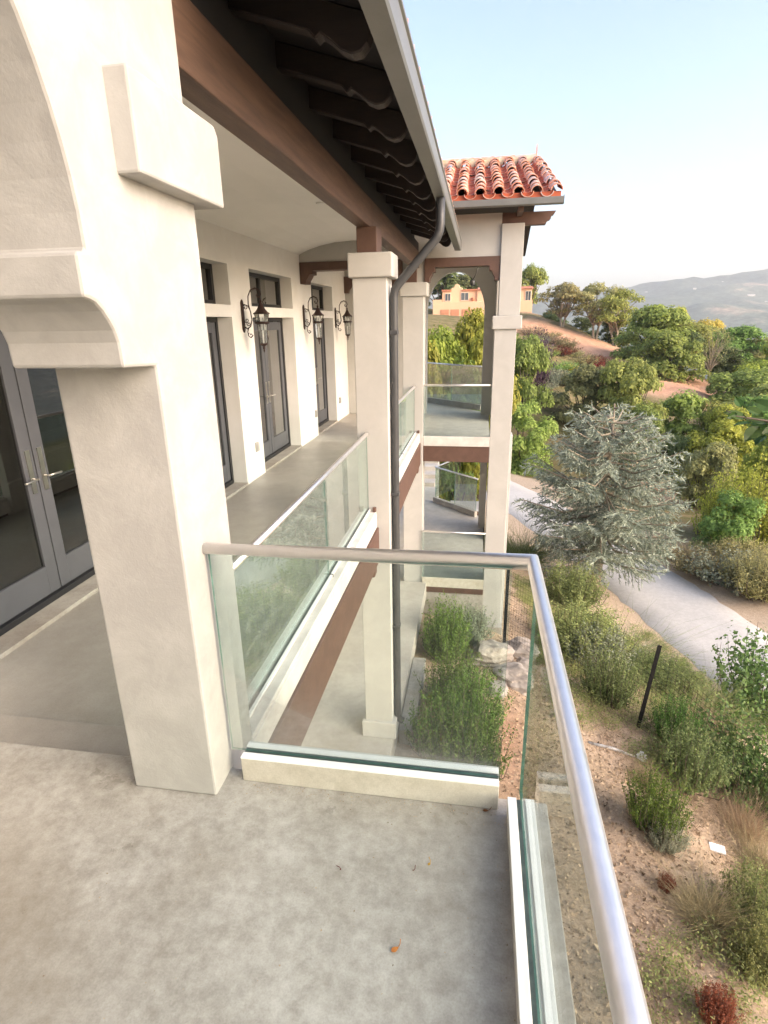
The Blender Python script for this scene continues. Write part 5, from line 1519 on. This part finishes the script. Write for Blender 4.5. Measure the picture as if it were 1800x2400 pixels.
# ------------------------------------------------------------------ orange house on the far hill
NB = empty('neighbour_house', (0, 107, 1.6)); tag(NB, 'orange stucco house with stepped gable and garage doors on the far hill', 'house')
M['peach'] = stucco('orange_stucco', (0.74, 0.47, 0.30), (0.68, 0.42, 0.27), 0.3, 0.6)
M['garage'] = pm('garage_door_paint', (0.50, 0.24, 0.14), (0.46, 0.21, 0.12), 2, 0.7)
M['farglass'] = pm('far_window_glass', (0.10, 0.12, 0.13), (0.05, 0.06, 0.07), 0.6, 0.08)
M['farframe'] = pm('far_window_frame', (0.66, 0.58, 0.46), (0.6, 0.52, 0.42), 2, 0.7)
M['rooftile'] = pm('far_roof_tile', (0.50, 0.20, 0.11), (0.40, 0.15, 0.09), 1.5, 0.8)
yF = 105.0
MB().box(-8.45, 8.4, yF, yF + 9, 0.6, 4.95).build('lower_wall', M['peach'], NB, 0.04)
MB().prism([(-6.9, 4.952), (-6.9, 6.95), (-5.35, 6.95), (-5.3, 7.25), (-4.85, 7.35), (-4.75, 7.75), (-4.4, 7.9), (-4.05, 7.75), (-3.95, 7.35), (-3.5, 7.25), (-3.45, 6.95), (-0.9, 6.95), (-0.9, 4.952)], 1, yF + 1.2, yF + 8.5).build('upper_wall', M['peach'], NB, 0.03)
MB().box(-0.9, 8.3, yF + 0.9, yF + 8.5, 4.952, 6.85).build('wing_wall', M['peach'], NB, 0.03)
for x0, x1 in ((-7.0, -5.32), (-3.5, -0.8)): MB().box(x0, x1, yF + 0.95, yF + 1.2, 6.72, 6.98).build('parapet_cap', M['rooftile'], NB, 0.02)
MB().prism([(yF + 0.5, 6.85), (yF + 8.8, 6.85), (yF + 4.6, 7.4)], 0, -0.85, 8.6).build('roof', M['rooftile'], NB)
for x0, x1, z0, z1, yy in ((-6.35, -5.5, 5.2, 6.3, yF + 1.2), (-3.6, -2.4, 5.25, 6.4, yF + 1.2), (7.3, 8.1, 4.9, 6.4, yF + 0.9), (1.0, 2.4, 5.2, 6.4, yF + 0.9), (4.0, 5.4, 5.2, 6.4, yF + 0.9)):
    wn_ = MB().box(x0 - 0.1, x1 + 0.1, yy - 0.1, yy - 0.001, z0 - 0.12, z1 + 0.1).build('window', M['farframe'], NB)
    m_ = (x0 + x1) / 2
    for u0, u1 in ((x0, m_ - 0.05), (m_ + 0.05, x1)): MB().box(u0, u1, yy - 0.13, yy - 0.101, z0, z1).build('pane', M['farglass'], wn_)
for x0 in (-7.1, -5.35, -3.4):
    gd = MB().box(x0, x0 + 1.45, yF - 0.06, yF - 0.002, 1.7, 3.72).build('garage_door', M['garage'], NB)
    for i in range(3): MB().box(x0 + 0.06, x0 + 1.39, yF - 0.085, yF - 0.061, 1.8 + 0.64 * i, 2.34 + 0.64 * i).build('panel', M['garage'], gd, 0.01)
MB().box(-8.45, -6.9, yF, yF + 0.15, 4.952, 5.35).build('terrace_parapet', M['peach'], NB, 0.02)
MB().lathe([(0.12, 0), (0.28, 0.15), (0.3, 0.45), (0.2, 0.55)], 12, (-1.6, yF + 1.0, 5.1)).build('terrace_pot', M['rooftile'], NB)

FB = [(1395, 634), (1500, 626), (1560, 612), (1590, 607), (1612, 600), (1640, 603), (1460, 668), (1530, 660), (1622, 640), (1655, 655)]
FL = ['leftmost pale far building low on the hazy hills', 'pale far building on the hill left of the long white one', 'long white far building high on the hazy hills', 'pale far building right of the long white one', 'pale far building just below the skyline ridge', 'pale far building near the frame edge under the ridge',
      'small far building above the yellow trees', 'small far building in the middle of the hazy slope', 'small far building low near the frame edge', 'lowest far building at the frame edge']
M['farwhite'] = pm('far_white_wall', (0.62, 0.58, 0.52), (0.55, 0.52, 0.46), 0.05, 0.8)
for (px, py), lb_ in zip(FB, FL):
    d_ = ray(px, py); Y = np.linspace(700, 3000, 400)
    P = EYE[None] + d_[None] * (Y / d_[1])[:, None]
    xi = np.clip(np.searchsorted(hx, P[:, 0]) - 1, 0, len(hx) - 1); yi = np.clip(np.searchsorted(hy, P[:, 1]) - 1, 0, len(hy) - 1)
    i = int(np.argmax(P[:, 2] < hz[yi, xi]))
    if i == 0: continue
    e = empty('far_building', tuple(P[i])); tag(e, lb_, 'building', 'pale buildings on the far hills')
    wl_ = 9 + 4 * ((px * 7) % 5)
    MB().box(-wl_ / 2, wl_ / 2, -6, 6, -20, 5).build('wall', M['farwhite'], e, local=True)
    MB().prism([(-7, 5), (7, 5), (0, 7.5)], 0, -wl_ / 2 - 1, wl_ / 2 + 1).build('roof', M['farwhite'], e, local=True)

# second flight and landing beyond the lower terrace
tag(bx('lower_landing', M['lower'], None, -0.9, 0.25, 17.2, 20.5, -4.75, -4.55), 'pale concrete landing beyond the lower terrace', kind='structure')
LW = empty('landing_wall', (0.0, 17.0, -4.6)); tag(LW, 'low white landing wall with a brown band behind the lower terrace rail', 'wall')
MB().box(-1.0, 0.2, 16.9, 17.1, -4.55, -3.75).build('wall', M['stucco_far'], LW); MB().box(-1.0, 0.2, 16.86, 16.899, -3.95, -3.75).build('band', M['brown'], LW)
ST = empty('garden_steps', (-3.0, 18.5, -3.3)); tag(ST, 'pale garden steps climbing beyond the lower terrace', 'steps')
for i in range(4): bx('step', M['lower'], ST, -4.6, -1.3, 17.62 + 0.55 * i, 18.17 + 0.55 * i, -4.2, -3.08 + 0.13 * i, 0.01)

# ------------------------------------------------------------------ haze over the valley
hz_ = MB().box(-2700, 4400, -400, 4700, -260, 290).build('haze', None or bpy.data.materials.new('valley_haze'))
tag(hz_, 'thin evening haze over the valley', 'haze', kind='stuff')
m = hz_.data.materials[0]; m.use_nodes = True
m.node_tree.nodes.remove(m.node_tree.nodes['Principled BSDF'])
pv = m.node_tree.nodes.new('ShaderNodeVolumePrincipled')
pv.inputs['Color'].default_value = (0.92, 0.95, 1.0, 1)
pv.inputs['Density'].default_value = 0.0002
pv.inputs['Anisotropy'].default_value = 0.2
m.node_tree.links.new(pv.outputs[0], m.node_tree.nodes['Material Output'].inputs['Volume'])
